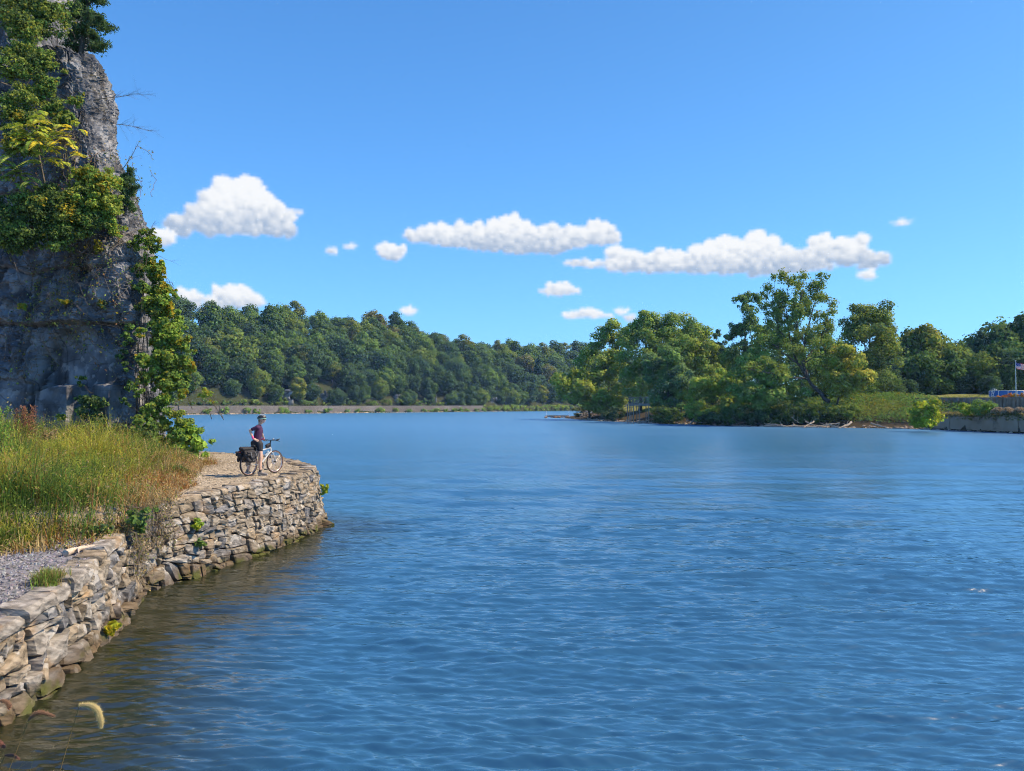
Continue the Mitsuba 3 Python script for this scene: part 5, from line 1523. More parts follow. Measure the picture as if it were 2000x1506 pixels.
def cliff_plants():
    rng = np.random.default_rng(44)
    g = {k: np.array(v) for k, v in GREEN.items()}
    dk, md, br, ol, ye = g['dark'], g['mid'] * 1.25, g['bright'] * 1.25, g['olive'] * 1.25, np.array([.50, .40, .05])

    def M(px, py, r, D=30.0, rz=None):
        x, z = cx(px, py, D)
        return (x, D, z, r * .0202, (rz or r) * .0202)
    key = thing('creeper', 'lush creeper curtain hanging down the sunlit right edge of the cliff', 'creeper')
    leafy(key, rng, [M(272, 478, 20, 30.3), M(284, 455, 14, 30.4), M(296, 478, 22, 30.5), M(290, 520, 30, 30.4), M(305, 560, 28, 30.5), M(300, 600, 38, 30.2), M(330, 620, 30, 30.6), M(318, 655, 44, 30.3), M(345, 690, 36, 30.5), M(310, 705, 36, 29.9), M(350, 735, 32, 30.5), M(325, 760, 38, 30.2), M(318, 805, 36, 30.1), M(345, 850, 36, 30.2), M(320, 880, 30, 29.8), M(284, 735, 15, 29.6), M(287, 800, 16, 29.5), M(275, 560, 14, 29.7), M(271, 650, 12, 29.0, 18), M(274, 705, 11, 28.9, 16), M(270, 760, 11, 28.8, 16), M(275, 822, 14, 28.7)], 36000, .115, [(dk, .9), (md, 1.5), (br, 1.6), (ol, 1.0), (ye, .35)], stems=40, k=12, depth=.55, root=[(-14.6, 30.4, 2.0), (-14.2, 30.8, 1.9), (-14.9, 30.2, 3)])
    key = thing('yellow_creeper', 'yellowing part of the creeper on the cliff edge below the bare twigs', 'creeper')
    leafy(key, rng, [M(308, 530, 20, 30.2), M(318, 575, 24, 30.2), M(328, 605, 20, 30.2), M(372, 715, 14, 30.4), M(362, 770, 12, 30.2)], 2300, .15, [(ye, 1.5), (br, 1.0), (ol, .8)], stems=8, depth=.5)
    key = thing('sapling', 'bright broad-leaved sapling at the foot of the cliff beside the path', 'sapling')
    leafy(key, rng, [M(372, 845, 20, 30.0, 14), M(385, 880, 20, 29.6, 22), M(360, 900, 26, 29.2, 16), M(350, 860, 22, 29.6)], 2600, .19, [(br * 1.25, 1.6), (md, 1), (g['lime'] * .8, .5)], stems=14, root=[(-12.9, 29.6, 1.8), (-13.2, 29.3, 1.8)], k=7)
    key = thing('ivy', 'dark glossy ivy mound against the cliff foot beside the pale block', 'ivy')
    leafy(key, rng, [M(185, 800, 26, 29.0, 32), M(205, 845, 34, 28.6, 30), M(180, 860, 24, 28.5, 24), M(225, 880, 26, 28.4, 18)], 7800, .13, [(dk * 1.1, 1.5), (g['blue'] * 1.3, 1.2), (md, .6)], stems=10, root=[(-16.4, 28.6, 2.2)])
    key = thing('ivy', 'second ivy mound at the cliff foot near its right corner', 'ivy')
    leafy(key, rng, [M(268, 850, 26, 29.0, 22), M(282, 880, 24, 28.8, 22), M(255, 885, 22, 28.6, 18), M(296, 835, 14, 29.2, 20)], 5200, .13, [(dk * 1.1, 1.2), (md, 1.2), (br, .3)], stems=10, root=[(-14.9, 29, 2.0)])
    key = thing('ivy_strand', 'thin ivy climbing up the seam left of the pale block', 'ivy')
    P = [(160, 745), (162, 780), (166, 810), (160, 840), (240, 690), (246, 720), (252, 750), (248, 790), (244, 660), (250, 640)]
    leafy(key, rng, [M(px, py, 8, 29.1, 16) for px, py in P], 1700, .12, [(dk, 1), (md * 1.1, 1.2), (g['blue'], .6)], stems=6, k=4)
    # the overgrown ledges half way up
    for lab, ms, n, cols in [('dark tangled bush on the upper ledge at the left edge', [M(20, 405, 44, 28.2), M(60, 440, 44, 28.4), M(15, 460, 40, 28.4, 30), M(85, 395, 36, 28.6)], 9500, [(dk, 1.6), (md, .8), (ol, .5)]),
                             ('dark bush on the upper ledge below the drooping fronds', [M(120, 420, 42, 28.8), M(150, 385, 36, 29.0), M(105, 455, 36, 28.7, 28), M(165, 435, 34, 29.0)], 8500, [(dk, 1.2), (md, 1.0), (ol, 1.0), (ye, .12)]),
                             ('yellow-green bush spilling over the upper ledge near the cliff edge', [M(185, 370, 38, 29.2), M(210, 400, 26, 29.4), M(215, 430, 20, 29.4, 30), M(165, 345, 34, 29.2, 24)], 6800, [(ol * 1.2, 1.4), (br, .8), (ye * .9, .5), (md, .6)]),
                             ('olive scrub on the cliff top at the upper left corner', [M(2, 14, 40, 30.2), M(20, -20, 50, 30.6), M(30, 60, 46, 30.0), M(80, 30, 44, 31.0), M(15, 130, 42, 29.4), M(60, 120, 34, 30.0), M(100, 8, 24, 31.8), M(30, 190, 32, 29.0), M(60, 20, 40, 30.5), M(66, 110, 22, 29.8), M(90, 165, 20, 29.6)], 13000, [(ol, 1.2), (md, .8), (dk, 1.0), (ye * .7, .12)]),
                             ('leafy scrub on the upper face left of the bare rock brow', [M(60, 165, 30, 29.6), M(100, 205, 26, 29.6, 18), M(20, 230, 30, 28.8), M(120, 230, 20, 29.6, 14), M(80, 250, 26, 29.0), M(140, 190, 16, 29.7, 10), M(30, 280, 34, 28.6)], 6000, [(ol, 1.2), (md, .8), (dk, .8), (ye * .8, .3)])]:
        leafy(thing('ledge_bush', lab, 'bush'), rng, ms, int(n * 1.8), .105, cols, stems=30, k=14)
    # pinnate-leaved trees
    for lab, cen, n, cols in [('tree of heaven with yellow-green fronds on the cliff, left one', (55, 262), 40, [(.36, .46, .06), (.46, .50, .07), (.66, .54, .05), (.26, .38, .06)]), ('tree of heaven with yellow fronds on the cliff, right one', (112, 268), 30, [(.72, .56, .04), (.50, .52, .07), (.38, .46, .07), (.72, .60, .07)]),
                              ('low green tree of heaven at the left edge of the cliff', (22, 325), 30, [(.30, .42, .08), (.38, .48, .09), (.23, .34, .07)])]:
        key = thing('frond_tree', lab, 'tree')
        tag(key + '__frond', kind='stuff')
        x, z = cx(*cen, 28.0)
        lv, st = MB(), MB()
        hub = np.array([x, 28.2, z])
        st.add(*tube([[x - .3, 29.6, z - 2.2], [x - .15, 28.9, z - 1.2], hub], [.06, .045, .03], 6))
        for q in range(n):
            a = rng.uniform(0, 2 * np.pi)
            b = hub + rng.normal(0, 1, 3) * [.45, .3, .42]
            st.add(*tube([hub, b], [.02, .008], 4))
            frond(rng, b, np.array([math.cos(a), math.sin(a) * .5 - .75, rng.uniform(.1, .9)]), rng.uniform(.7, 1.15), cols, lv, st)
        st.put(part(key, 'stem'), 'mat_twig', color=False)
        lv.put(part(key, 'frond'), 'mat_leaf')
    # cedars
    for lab, D, axis, n, size, big in [('dark cedar standing on the cliff brow at the top of the picture', 33.5, [(146, 108), (152, 60), (160, 0), (168, -70)], 10500, .17, 1.0), ('small cedar sprouting from the cliff edge above the clouds', 30.2, [(238, 420), (244, 385), (246, 350), (243, 318)], 3600, .13, .52)]:
        key = thing('cedar', lab, 'tree')
        A_ = np.array([(cx(px, py, D)[0], D, cx(px, py, D)[1]) for px, py in axis])
        m, L = MB(), []
        m.add(*tube(A_, np.linspace(.13, .04, 4) * big, 7))
        for q in range(46 if big == 1 else 24):
            t = rng.uniform(.1, 1)
            p = np.array([np.interp(t * 3, np.arange(4), A_[:, a]) for a in range(3)])
            a = rng.uniform(0, 6.28)
            l = rng.uniform(.4, 1.25) * big * (1.1 - .45 * t)
            e = p + np.array([math.cos(a) + .12, math.sin(a) * .8, rng.uniform(-.1, .45)]) * l
            m.add(*tube([p, (p + e) / 2 + [0, 0, -.05], e], [.03 * big, .02 * big, .008], 4))
            for w in (.55, .8, 1.0):
                L.append([*(p + (e - p) * w), *(np.array([.26, .26, .2]) * rng.uniform(.6, 1.15) * big ** .6)])
        m.put(part(key, 'trunk'), 'mat_bark', smooth=True, color=False)
        v, f, c = crown_mesh(rng, L, n, size, g['blue'] * .9, g['mid'] * .7, .4, aspect=.3, shell=(.7, .35), jitter=.9)
        put(part(key, 'crown'), (v, f), 'mat_leaf', color=c)
    # bare branches against the sky and over the face
    for lab, a, d, l, r, n in [('bare branch reaching right over the sky, upper', (178, 168), (1, -.1, .05), 2.3, .02, 16), ('bare branch reaching right over the sky, middle', (188, 208), (1, -.15, -.22), 2.6, .022, 18), ('bare forked twig rising from the cliff edge', (232, 296), (.55, -.1, .85), 1.4, .018, 10), ('bare thorny twig above the creeper', (262, 462), (.65, -.1, .75), 1.25, .016, 12), ('long arching cane leaning out of the creeper', (296, 480), (.75, -.1, -.35), 1.35, .010, 4), ('dry twig sticking out low from the creeper', (370, 770), (.7, -.2, .3), 1.0, .012, 8),
                               ('long dead branch crossing the upper face, top one', (-10, 95), (1, .0, -.28), 4.2, .035, 20), ('long dead branch crossing the upper face, lower one', (-10, 165), (1, .0, -.35), 4.0, .03, 18), ('grey dead branch in the tangle under the ledge bushes', (60, 470), (1, 0, .12), 2.6, .013, 22), ('pale dead vine hanging down the middle of the face', (235, 455), (-.25, -.1, -1), 1.7, .013, 5), ('dry brush on the right part of the face', (235, 560), (.4, -.1, .6), 1.6, .012, 20), ('dead cane slanting over the arch', (100, 560), (.85, -.05, -.62), 2.6, .010, 8), ('dry twigs hanging under the ledge', (150, 480), (.5, -.1, -.5), 1.5, .012, 16), ('tangle of dead stems at the left edge of the face', (-5, 540), (1, -.1, .1), 2.0, .015, 14)]:
        D = 29.0
        x, z = cx(*a, D)
        if a[0] < 240 and 'sky' not in lab:
            y = max(27.0, on_cliff(x, z)[1] - .15)
            x = x * y / D
        else:
            y = 30.0
            x = x * y / D
        k = thing('bare_branch', lab, 'branch')
        twigs(rng, (x, y, z), d, l, r, n, spread=.55).put(k, 'mat_twig', color=False)
    m = MB()
    for q in range(70):
        px, py = (rng.uniform(-10, 190), rng.uniform(60, 330)) if q < 44 else (rng.uniform(0, 250), rng.uniform(430, 640))
        x, z = cx(px, py, 29.0)
        y = max(27.0, on_cliff(x, z)[1] - rng.uniform(.1, .9))
        b = twigs(rng, (x * y / 29.0, y, z), (rng.uniform(-.2, 1), -.2, rng.uniform(-.7, .5)), rng.uniform(.6, 1.5), rng.uniform(.006, .012), 9, .6, 1)
        v, f, _ = b.get()
        m.add(v, f)
    m.put(thing('dry_brush', 'tangled brown twigs and dead stems over the upper face of the cliff', 'brush', kind='stuff'), 'mat_twig', color=False)
    # small sprigs on the rock
    for lab, px, py, r, cols in [('yellow sprig left on the grey face', 42, 590, 9, [(ye, 1), (br, .6)]), ('yellow-green sprig on the dead cane over the arch', 122, 583, 9, [(ye, 1), (br, .6), (ol, 1)]), ('small green tuft at the foot of the pale block', 122, 815, 8, [(br, 1), (md, 1)]), ('grey-green sprig right of the arch', 195, 588, 11, [(g['blue'] * 1.4, 1), (ye * .6, .4)]), ('leafy tuft hanging off the ledge', 185, 470, 14, [(ye * .8, 1), (ol, 1.5)]),
                                 ('yellow frond tuft at the cliff edge under the brow', 228, 318, 11, [(ye * 1.2, 1.4), (br, .6)]), ('yellow tuft hanging over the path from the creeper', 405, 775, 14, [(ye, 1), (br, 1.2), (ol, 1)])]:
        D = 28.9
        x, z = cx(px, py, D)
        y = max(27.2, on_cliff(x, z)[1] - .05) if px < 230 else 29.2
        leafy(thing('sprig', lab, 'plant'), rng, [(x * y / D, y, z, r * .0202, r * .0202)], 260, .12, cols, stems=5, k=6)
    # dry creeper stems and clinging leaves over the whole face
    m, lv = MB(), MB()
    for q in range(150):
        x, z = rng.uniform(-20.5, -15.0), rng.uniform(6.0, 15)
        p = on_cliff(x, z, .03)
        l = rng.uniform(.4, 1.8)
        k = 6
        P = [p]
        for j in range(k):
            xx, zz = P[-1][0] + rng.normal(0, .10), P[-1][2] - l / k
            P.append(on_cliff(xx, zz, .06))
        m.add(*tube(P, .010, 4))
        for j in range(14):
            c = P[rng.integers(len(P))] + rng.normal(0, .12, 3) - [0, .08, 0]
            lv.add(*leaves(c[None], rng.normal(size=(1, 3)) + [0, -.6, .4], rng.uniform(.06, .13, 1), rng, .6), np.repeat((np.array([ol, ye * .8, dk, md, np.array([.3, .16, .08])])[rng.integers(5)] * rng.uniform(.6, 1.3))[None], 4, 0))
    k = thing('dry_vines', 'thin dry vines with scattered leaves clinging to the cliff face', 'vines', kind='stuff')
    m.put(part(k, 'stem'), 'mat_twig', color=False)
    lv.put(part(k, 'foliage'), 'mat_leaf')


cliff_plants()


def wall_plants():
    rng = np.random.default_rng(71)
    g = {k: np.array(v) for k, v in GREEN.items()}
    leafy(thing('wall_bush', 'small dark-leaved bush at the corner of the wall below the grass', 'bush'), rng, [((-7.31, 14, 1.5)[0], 14.9, 1.62, .30, .24), (-7.75, 14.6, 1.42, .24, .2)], 1500, .075, [(g['mid'], 1), (g['blue'] * 1.3, 1), (g['olive'], .4)], stems=8, k=6, root=[(-7.9, 14.9, 1.3)])
    # brambles hanging over the corner
    m, lv = MB(), MB()
    for q in range(60):
        s = rng.uniform(TS[8] - .5, TS[10] + .15)
        p = wall_top(np.array([s]))[0] + wall_normal(np.array([s]))[0] * .06
        P = [p + [-.25, 0, .05], p + wall_normal(np.array([s]))[0] * .12]
        for j in range(7):
            P.append(P[-1] + np.array([rng.normal(.012, .05), rng.normal(-.01, .05), -rng.uniform(.05, .2)]))
        P = np.array(P)
        P[:, 2] = np.maximum(P[:, 2], .05)
        m.add(*tube(P, .006, 4))
        c = P[rng.integers(1, len(P), 17)] + rng.normal(0, .05, (17, 3))
        lv.add(*leaves(c, rng.normal(size=(17, 3)) + [.6, -.3, .3], rng.uniform(.03, .08, 17), rng, .5), np.repeat(np.array([(.33, .26, .14), (.22, .26, .09), (.38, .30, .12)])[rng.integers(0, 3, 17)] * rng.uniform(.5, 1.2, (17, 1)), 4, 0))
    k = thing('bramble', 'dry straggly bramble hanging down the inner corner of the wall', 'bramble')
    m.put(part(k, 'stem'), 'mat_twig', color=False)
    lv.put(part(k, 'foliage'), 'mat_leaf')
    for lab, s, z, r, n, cols in [('bright green plant growing out of the wall below the grass end', 17.35, 1.15, .17, 300, [(g['bright'] * 1.3, 1), (g['lime'], .8)]), ('small green plant low in the wall', 17.3, .72, .11, 140, [(g['mid'] * 1.3, 1)]), ('bright green plant sprouting from the outer end of the wall', 24.45, 1.12, .19, 320, [(g['bright'] * 1.2, 1), (g['lime'], 1)]), ('yellow weed on a stone at the waterline', 12.3, .25, .13, 200, [(np.array([.50, .42, .03]), 2), (g['lime'], .6)])]:
        i = np.argmin(np.abs(TOP[:, 1] - s) + (TOP[:, 0] < -9) * 99)
        ss = float(np.interp(s, TOP[:17, 1], TS[:17]))
        p = wall_point(np.array([ss]), np.array([z]), .14)[0]
        leafy(thing('wall_plant', lab, 'plant'), rng, [(p[0], p[1], p[2], r, r * .9)], n, .085, cols, stems=5, k=6, root=[tuple(p - wall_normal(np.array([ss]))[0] * .2)], stem_r=.008)
    # tuft of weeds on the gravel
    key = thing('gravel_tuft', 'tuft of green weeds growing on the gravel behind the near wall', 'weeds')
    p = np.array((-6.79, 11.2, 1.22))
    n = 900
    root = p + rng.normal(0, 1, (n, 3)) * [.09, .11, 0]
    root[:, 2] = ground_z(root[:, 0], root[:, 1])
    col = np.where(rng.random((n, 1)) < .55, np.array([.20, .30, .06]), np.array([.34, .27, .12])) * rng.uniform(.6, 1.4, (n, 1))
    v, f, c = blades(rng, root, rng.uniform(.06, .26, n), rng.uniform(.2, .9, n), rng.uniform(.008, .018, n), col)
    put(key, (v, f), 'mat_leaf', color=c)
    # the bleached branch on the gravel
    a, b = np.array((-7.49, 12.76, 1.34)), np.array((-7.31, 13.61, 1.42))
    u = np.linspace(0, 1, 12)[:, None]
    P = a + (b - a) * u + np.array([0, .08, .03]) * np.sin(u * 5) + rng.normal(0, .012, (12, 3))
    P[:, 2] = ground_z(P[:, 0], P[:, 1]) + .055 + .02 * np.sin(u[:, 0] * 4)
    m = MB()
    m.add(*tube(P, np.linspace(.055, .036, 12) * rng.uniform(.88, 1.15, 12), 9))
    m.add(*tube([P[3], P[3] + [.06, -.10, .02], P[3] + [.14, -.22, -.02]], [.03, .022, .008], 6))
    m.add(*tube([P[6], P[6] + [.02, -.07, .05], P[6] + [.03, -.1, .09]], [.02, .014, .006], 5))
    m.put(thing('fallen_branch', 'bleached fallen branch lying on the gravel by the wall', 'branch'), 'mat_pale_wood', smooth=True, color=False)
    # the stone slab that sticks out at the wall's outer foot
    m = MB()
    m.add(*rock(rng, (-6.0, 24.35, .0), (.32, .3, .30), 3, .3, 5))
    m.put(thing('footing_rock', 'pointed brown rock at the foot of the wall end in the water', 'rock'), 'mat_stone_5', smooth=35, color=False)


scene['mat_pale_wood'] = {'type': 'twosided', 'bsdf': {'type': 'diffuse', 'reflectance': proc(lambda p, n, uv: mix((.34, .27, .21), (.66, .57, .48), mikit.fbm(p.x * 9, p.y * 9, p.z * 30, 3)))}}
wall_plants()


def foreground():
    """The bank under the camera and the foxtail grass that leans into the picture from it."""
    rng = np.random.default_rng(5)
    x, y = np.meshgrid(np.linspace(-7, 6, 60), np.linspace(-6, 4.4, 50))
    z = np.interp(y + .25 * fb(x, y, 1.5, 3, 3), [-6, 1.9, 2.5, 4.2], [2.2, 2.15, 1.7, -.4]) + .12 * fb(x, y, .8, 3, 9)
    put('near_bank', (np.stack([x, y, z], -1).reshape(-1, 3), grid_faces(*x.shape)), 'mat_forest_floor', smooth=True)
    tag('near_bank', 'grassy bank at the photographer\'s feet', kind='structure')
    heads = [([(-1.07, 2, 2.99), (-1.07, 2, 3.01), (-1.08, 2, 3.04), (-1.1, 2, 3.05), (-1.13, 2, 3.05)], (.85, .72, .36), 'golden foxtail seed head curving down in the lower left', .0135),
             ([(-1.26, 2, 3.01), (-1.24, 2, 3.03), (-1.22, 2, 3.03), (-1.19, 2, 3.02)], (.42, .25, .16), 'reddish foxtail seed head left of the golden one', .009),
             ([(-1.34, 2, 3.06), (-1.32, 2, 3.06), (-1.31, 2, 3.05), (-1.31, 2, 3.04)], (.40, .24, .16), 'reddish foxtail seed head at the left edge, upper', .009),
             ([(-1.34, 2, 2.96), (-1.33, 2, 2.95), (-1.32, 2, 2.94)], (.36, .18, .14), 'dark red foxtail seed head at the left edge, lower', .008),
             ([(-1.32, 2, 2.92), (-1.3, 2, 2.92), (-1.28, 2, 2.91)], (.34, .19, .15), 'brownish foxtail seed head in the bottom left corner', .006)]
    for pts, col, lab, r in heads:
        key = thing('foxtail', lab, 'grass')
        pts = np.array(pts, float)
        q = np.linspace(0, len(pts) - 1, 26)
        P = np.stack([np.interp(q, np.arange(len(pts)), pts[:, a]) for a in range(3)], 1)
        P = np.stack([np.convolve(np.pad(P[:, a], 2, 'edge'), np.ones(5) / 5, 'valid') for a in range(3)], 1)
        base = np.array([P[0][0] - .22, 1.9, 2.1])
        start = P[-1] if lab.startswith('golden') else P[0]
        u = np.linspace(0, 1, 12)[:, None]
        st = base + (start - base) * u + np.array([0, 0, .12]) * np.sin(np.pi * u) * .6
        m = MB()
        m.add(*tube(st, .0009, 5))
        m.put(part(key, 'stem'), 'mat_straw', color=False)
        prof = np.sin(np.pi * np.clip(np.linspace(.06, .97, 26), 0, 1)) ** .5
        core = MB()
        core.add(*tube(P, r * .55 * prof, 8))
        n = 2600
        i = rng.integers(0, 25, n)
        t = rng.random((n, 1))
        c = P[i] * (1 - t) + P[i + 1] * t
        d = unit(rng.normal(size=(n, 3)) + unit(P[i + 1] - P[i]) * (-.5 if lab.startswith('golden') else .5))
        l = r * rng.uniform(.6, 1.25, (n, 1)) * prof[i][:, None]
        s = unit(np.cross(d, rng.normal(size=(n, 3)))) * .00035
        V = np.stack([c - s, c + s, c + d * l], 1)
        core.c[0] = np.broadcast_to(np.array(col) * .6, core.c[0].shape)
        core.add(V.reshape(-1, 3), np.arange(n * 3).reshape(-1, 3), np.repeat(np.array(col) * rng.uniform(.7, 1.4, (n, 1)), 3, 0))
        core.put(part(key, 'seed_head'), 'mat_leaf')
    m = MB()
    for a, b, w in [((-1.21, 1.9, 2.93), (-1.21, 2, 2.98), .004), ((-1.22, 1.9, 2.92), (-1.18, 2, 2.95), .004), ((-1.26, 1.9, 2.95), (-1.29, 2, 3), .003), ((-1.19, 1.9, 2.91), (-1.24, 2, 2.94), .003)]:
        a, b = np.array(a), np.array(b)
        u = np.linspace(0, 1, 9)[:, None]
        a2 = a + (a - b) * 3.0
        a2[2] = max(a2[2], 2.1)
        P = a2 + (b - a2) * u + np.array([0, 0, .02]) * np.sin(np.pi * u)
        w2 = w * (1 - .8 * u)
        s = np.array([.7, 0, .7])
        V = np.concatenate([P - s * w2 / 2, P + s * w2 / 2])
        f = [[i, i + 1, i + 10, i + 9] for i in range(8)]
        m.add(V, f, np.array([.50, .36, .12]))
    m.put(thing('grass_blades', 'thin golden grass blades leaning in at the bottom left corner', 'grass', kind='stuff'), 'mat_leaf')


scene['mat_straw'] = {'type': 'twosided', 'bsdf': {'type': 'diffuse', 'reflectance': {'type': 'rgb', 'value': [.20, .14, .06]}}}
foreground()

# ------------------------------------------------------------------ the cyclist and the loaded bicycle
def P_(name, col, rough=.6, **k):
    scene['mat_' + name] = {'type': 'twosided', 'bsdf': {'type': 'principled', 'base_color': {'type': 'rgb', 'value': list(col)}, 'roughness': rough, **k}}


P_('skin', (.56, .36, .27), .55)
P_('purple', (.055, .017, .062), .85)
P_('black_cloth', (.018, .018, .022), .75)
P_('black_plastic', (.02, .02, .022), .4)
P_('rubber', (.028, .024, .023), .8)
P_('tan_wall', (.22, .10, .07), .7)
P_('frame_paint', (.48, .50, .51), .3, clearcoat=.5)
P_('alloy', (.5, .5, .52), .3, metallic=.8)
P_('pink', (.85, .10, .28), .6)
P_('mint', (.35, .72, .60), .5)
P_('shoe', (.20, .19, .19), .7)
P_('shoe_sole', (.55, .53, .50), .7)
P_('hair', (.20, .12, .06), .6)
P_('lip', (.45, .20, .18), .5)
P_('grey_cloth', (.25, .26, .27), .8)
P_('bottle', (.30, .36, .42), .35)
P_('red', (.25, .02, .02), .4)
RO = np.array((-7.42, 22.59, 1.78)) + [0, 0, -.03]
RO[2] = float(ground_z(RO[0], RO[1])) + .012
RX, RY = np.array([.95, .313, 0]), np.array([-.313, .95, 0])          # across and along the line of sight to the bend
BH, BL = .70 * RX + .714 * RY, -.714 * RX + .70 * RY


def bk(a, b, z):
    return RO + BH * a + BL * b + np.array([0, 0, z])


def rel(x, y, z):
    return RO + RX * x + RY * y + np.array([0, 0, z])


_ico = trimesh.creation.icosphere(1)


def capsule(p, r, q, s):
    return manifold3d.Manifold.hull_points(np.vstack([_ico.vertices * r + p, _ico.vertices * s + q]))


def flesh(bones, length=.02, it=6):
    m = manifold3d.Manifold.batch_boolean([capsule(np.asarray(p), r, np.asarray(q), s) for p, r, q, s in bones], manifold3d.OpType.Add).refine_to_length(length)
    k = m.to_mesh()
    t = trimesh.Trimesh(k.vert_properties[:, :3], k.tri_verts, process=True)
    trimesh.smoothing.filter_taubin(t, iterations=it)
    return t


def rider():
    key = thing('person', 'cyclist in purple shirt, black shorts and striped helmet astride a bicycle, hand on hip', 'person')
    J = {k: rel(*v) for k, v in dict(pel=(-.135, -.13, .95), pf=(-.10, -.15, .93), hr=(-.07, -.205, .90), hl=(-.20, -.06, .90), kr=(-.035, -.29, .50), kl=(-.29, -.07, .50), ar=(-.045, -.33, .10), al=(-.40, -.09, .10), tr=(.10, -.37, .035), tl=(-.27, -.06, .035),
                                       w=(-.13, -.13, 1.08), c=(-.12, -.12, 1.27), c2=(-.115, -.12, 1.38), n=(-.085, -.125, 1.47), hb=(-.045, -.13, 1.55), hd=(-.015, -.135, 1.625), sr=(-.15, -.275, 1.40), er=(-.345, -.235, 1.315), wr=(-.25, -.30, 1.08), sl=(-.06, .03, 1.39), el=(.0, .24, 1.17), wl=(.045, .40, 1.055)).items()}
    F, R_, U = unit(RX * .86 - RY * .5), unit(RX * -.5 - RY * .86), np.array([0, 0, 1.0])
    H = J['hd']
    bones = [(J['hr'], .082, J['kr'], .055), (J['kr'], .053, J['kr'] + (J['ar'] - J['kr']) * .3 + [-.02, 0, 0], .056), (J['kr'] + (J['ar'] - J['kr']) * .3 + [-.02, 0, 0], .056, J['ar'], .036), (J['ar'], .036, J['tr'], .03),
             (J['hl'], .082, J['kl'], .055), (J['kl'], .053, J['kl'] + (J['al'] - J['kl']) * .3 + [-.02, 0, 0], .056), (J['kl'] + (J['al'] - J['kl']) * .3 + [-.02, 0, 0], .056, J['al'], .036), (J['al'], .036, J['tl'], .03),
             (J['hr'], .10, J['hl'], .10), (J['pel'], .115, J['w'], .10), (J['w'], .10, J['c'], .105), (J['c'], .105, J['c2'], .09), (J['sr'], .05, J['c2'], .08), (J['sl'], .05, J['c2'], .08), (J['c2'], .065, J['n'], .05), (J['n'], .05, J['hb'], .05),
             (J['sr'], .047, J['er'], .036), (J['er'], .036, J['wr'], .025), (J['sl'], .047, J['el'], .036), (J['el'], .036, J['wl'], .025),
             (J['hb'] + F * .02, .055, H, .088), (H, .09, H + F * .022 + U * .02, .088), (H + F * .055 - U * .062, .032, H + F * .045 + U * 0, .06),
             (H + F * .098 + U * .004, .009, H + F * .113 - U * .022, .013), (H + F * .09 - U * .052, .013, H + F * .09 - U * .052 + R_ * .012, .013), (H + R_ * .088 - U * .005, .02, H + R_ * .09 + U * .018, .016), (H - R_ * .088 - U * .005, .02, H - R_ * .09 + U * .018, .016)]
    # right hand on the hip: palm, four bent fingers and the thumb; left hand closed round the grip
    wr, palm = J['wr'], rel(-.185, -.275, 1.03)
    bones.append((wr, .026, palm, .030))
    for k in range(4):
        o = np.array([0, 0, .024 - .017 * k])
        a = palm + o * 1.1 + [.02, .0, 0]
        b = a + np.array([.035, .02, -.012])
        c = b + np.array([.020 + .006 * (k in (1, 2)), .022, -.012])
        bones += [(palm + o * .6, .012, a, .0105), (a, .0105, b, .0095), (b, .0095, c, .008)]
    bones += [(palm + [-.01, .0, .02], .013, palm + [-.02, .03, .045], .011), (palm + [-.02, .03, .045], .011, palm + [-.005, .055, .05], .009)]
    grip = bk(.335, .27, 1.0)
    wl = J['wl']
    pl = grip + [-.012, -.03, .035]
    bones.append((wl, .026, pl, .029))
    for k in range(4):
        o = BL * (.03 - .02 * k)
        a = grip + o + BH * .0 + [0, 0, .027]
        b = grip + o + BH * .03 + [0, 0, .012]
        c = grip + o + BH * .024 - [0, 0, .022]
        bones += [(pl + o * .7, .012, a, .0105), (a, .0105, b, .0095), (b, .0095, c, .008)]
    bones += [(pl - BL * .02, .013, grip - BL * .04 + [0, 0, .012], .011), (grip - BL * .04 + [0, 0, .012], .011, grip - BL * .045 + BH * .015 - [0, 0, .015], .009)]
    put(part(key, 'body'), flesh(bones, .014, 5), 'mat_skin', smooth=True)
    put(part(key, 'shirt'), flesh([(J['pel'] + U * .035, .128, J['w'], .116), (J['w'], .116, J['c'] + [.012, 0, 0], .122), (J['c'] + [.012, 0, 0], .122, J['c2'], .103), (J['sr'], .062, J['c2'], .095), (J['sl'], .062, J['c2'], .095), (J['c2'], .075, J['n'] - U * .015, .058), (J['sr'], .062, J['sr'] + (J['er'] - J['sr']) * .62, .054), (J['sl'], .062, J['sl'] + (J['el'] - J['sl']) * .6, .054)], .02, 5), 'mat_purple', smooth=True)
    put(part(key, 'shorts'), flesh([(J['pel'] + U * .01, .132, J['pel'] - U * .02, .130), (J['hr'], .104, J['hl'], .104), (J['hr'] + [-.03, 0, .03], .104, J['hl'] + [-.04, .02, .03], .10), (J['hr'], .102, J['hr'] + (J['kr'] - J['hr']) * .42, .080), (J['hl'], .102, J['hl'] + (J['kl'] - J['hl']) * .42, .080)], .02, 5), 'mat_black_cloth', smooth=True)
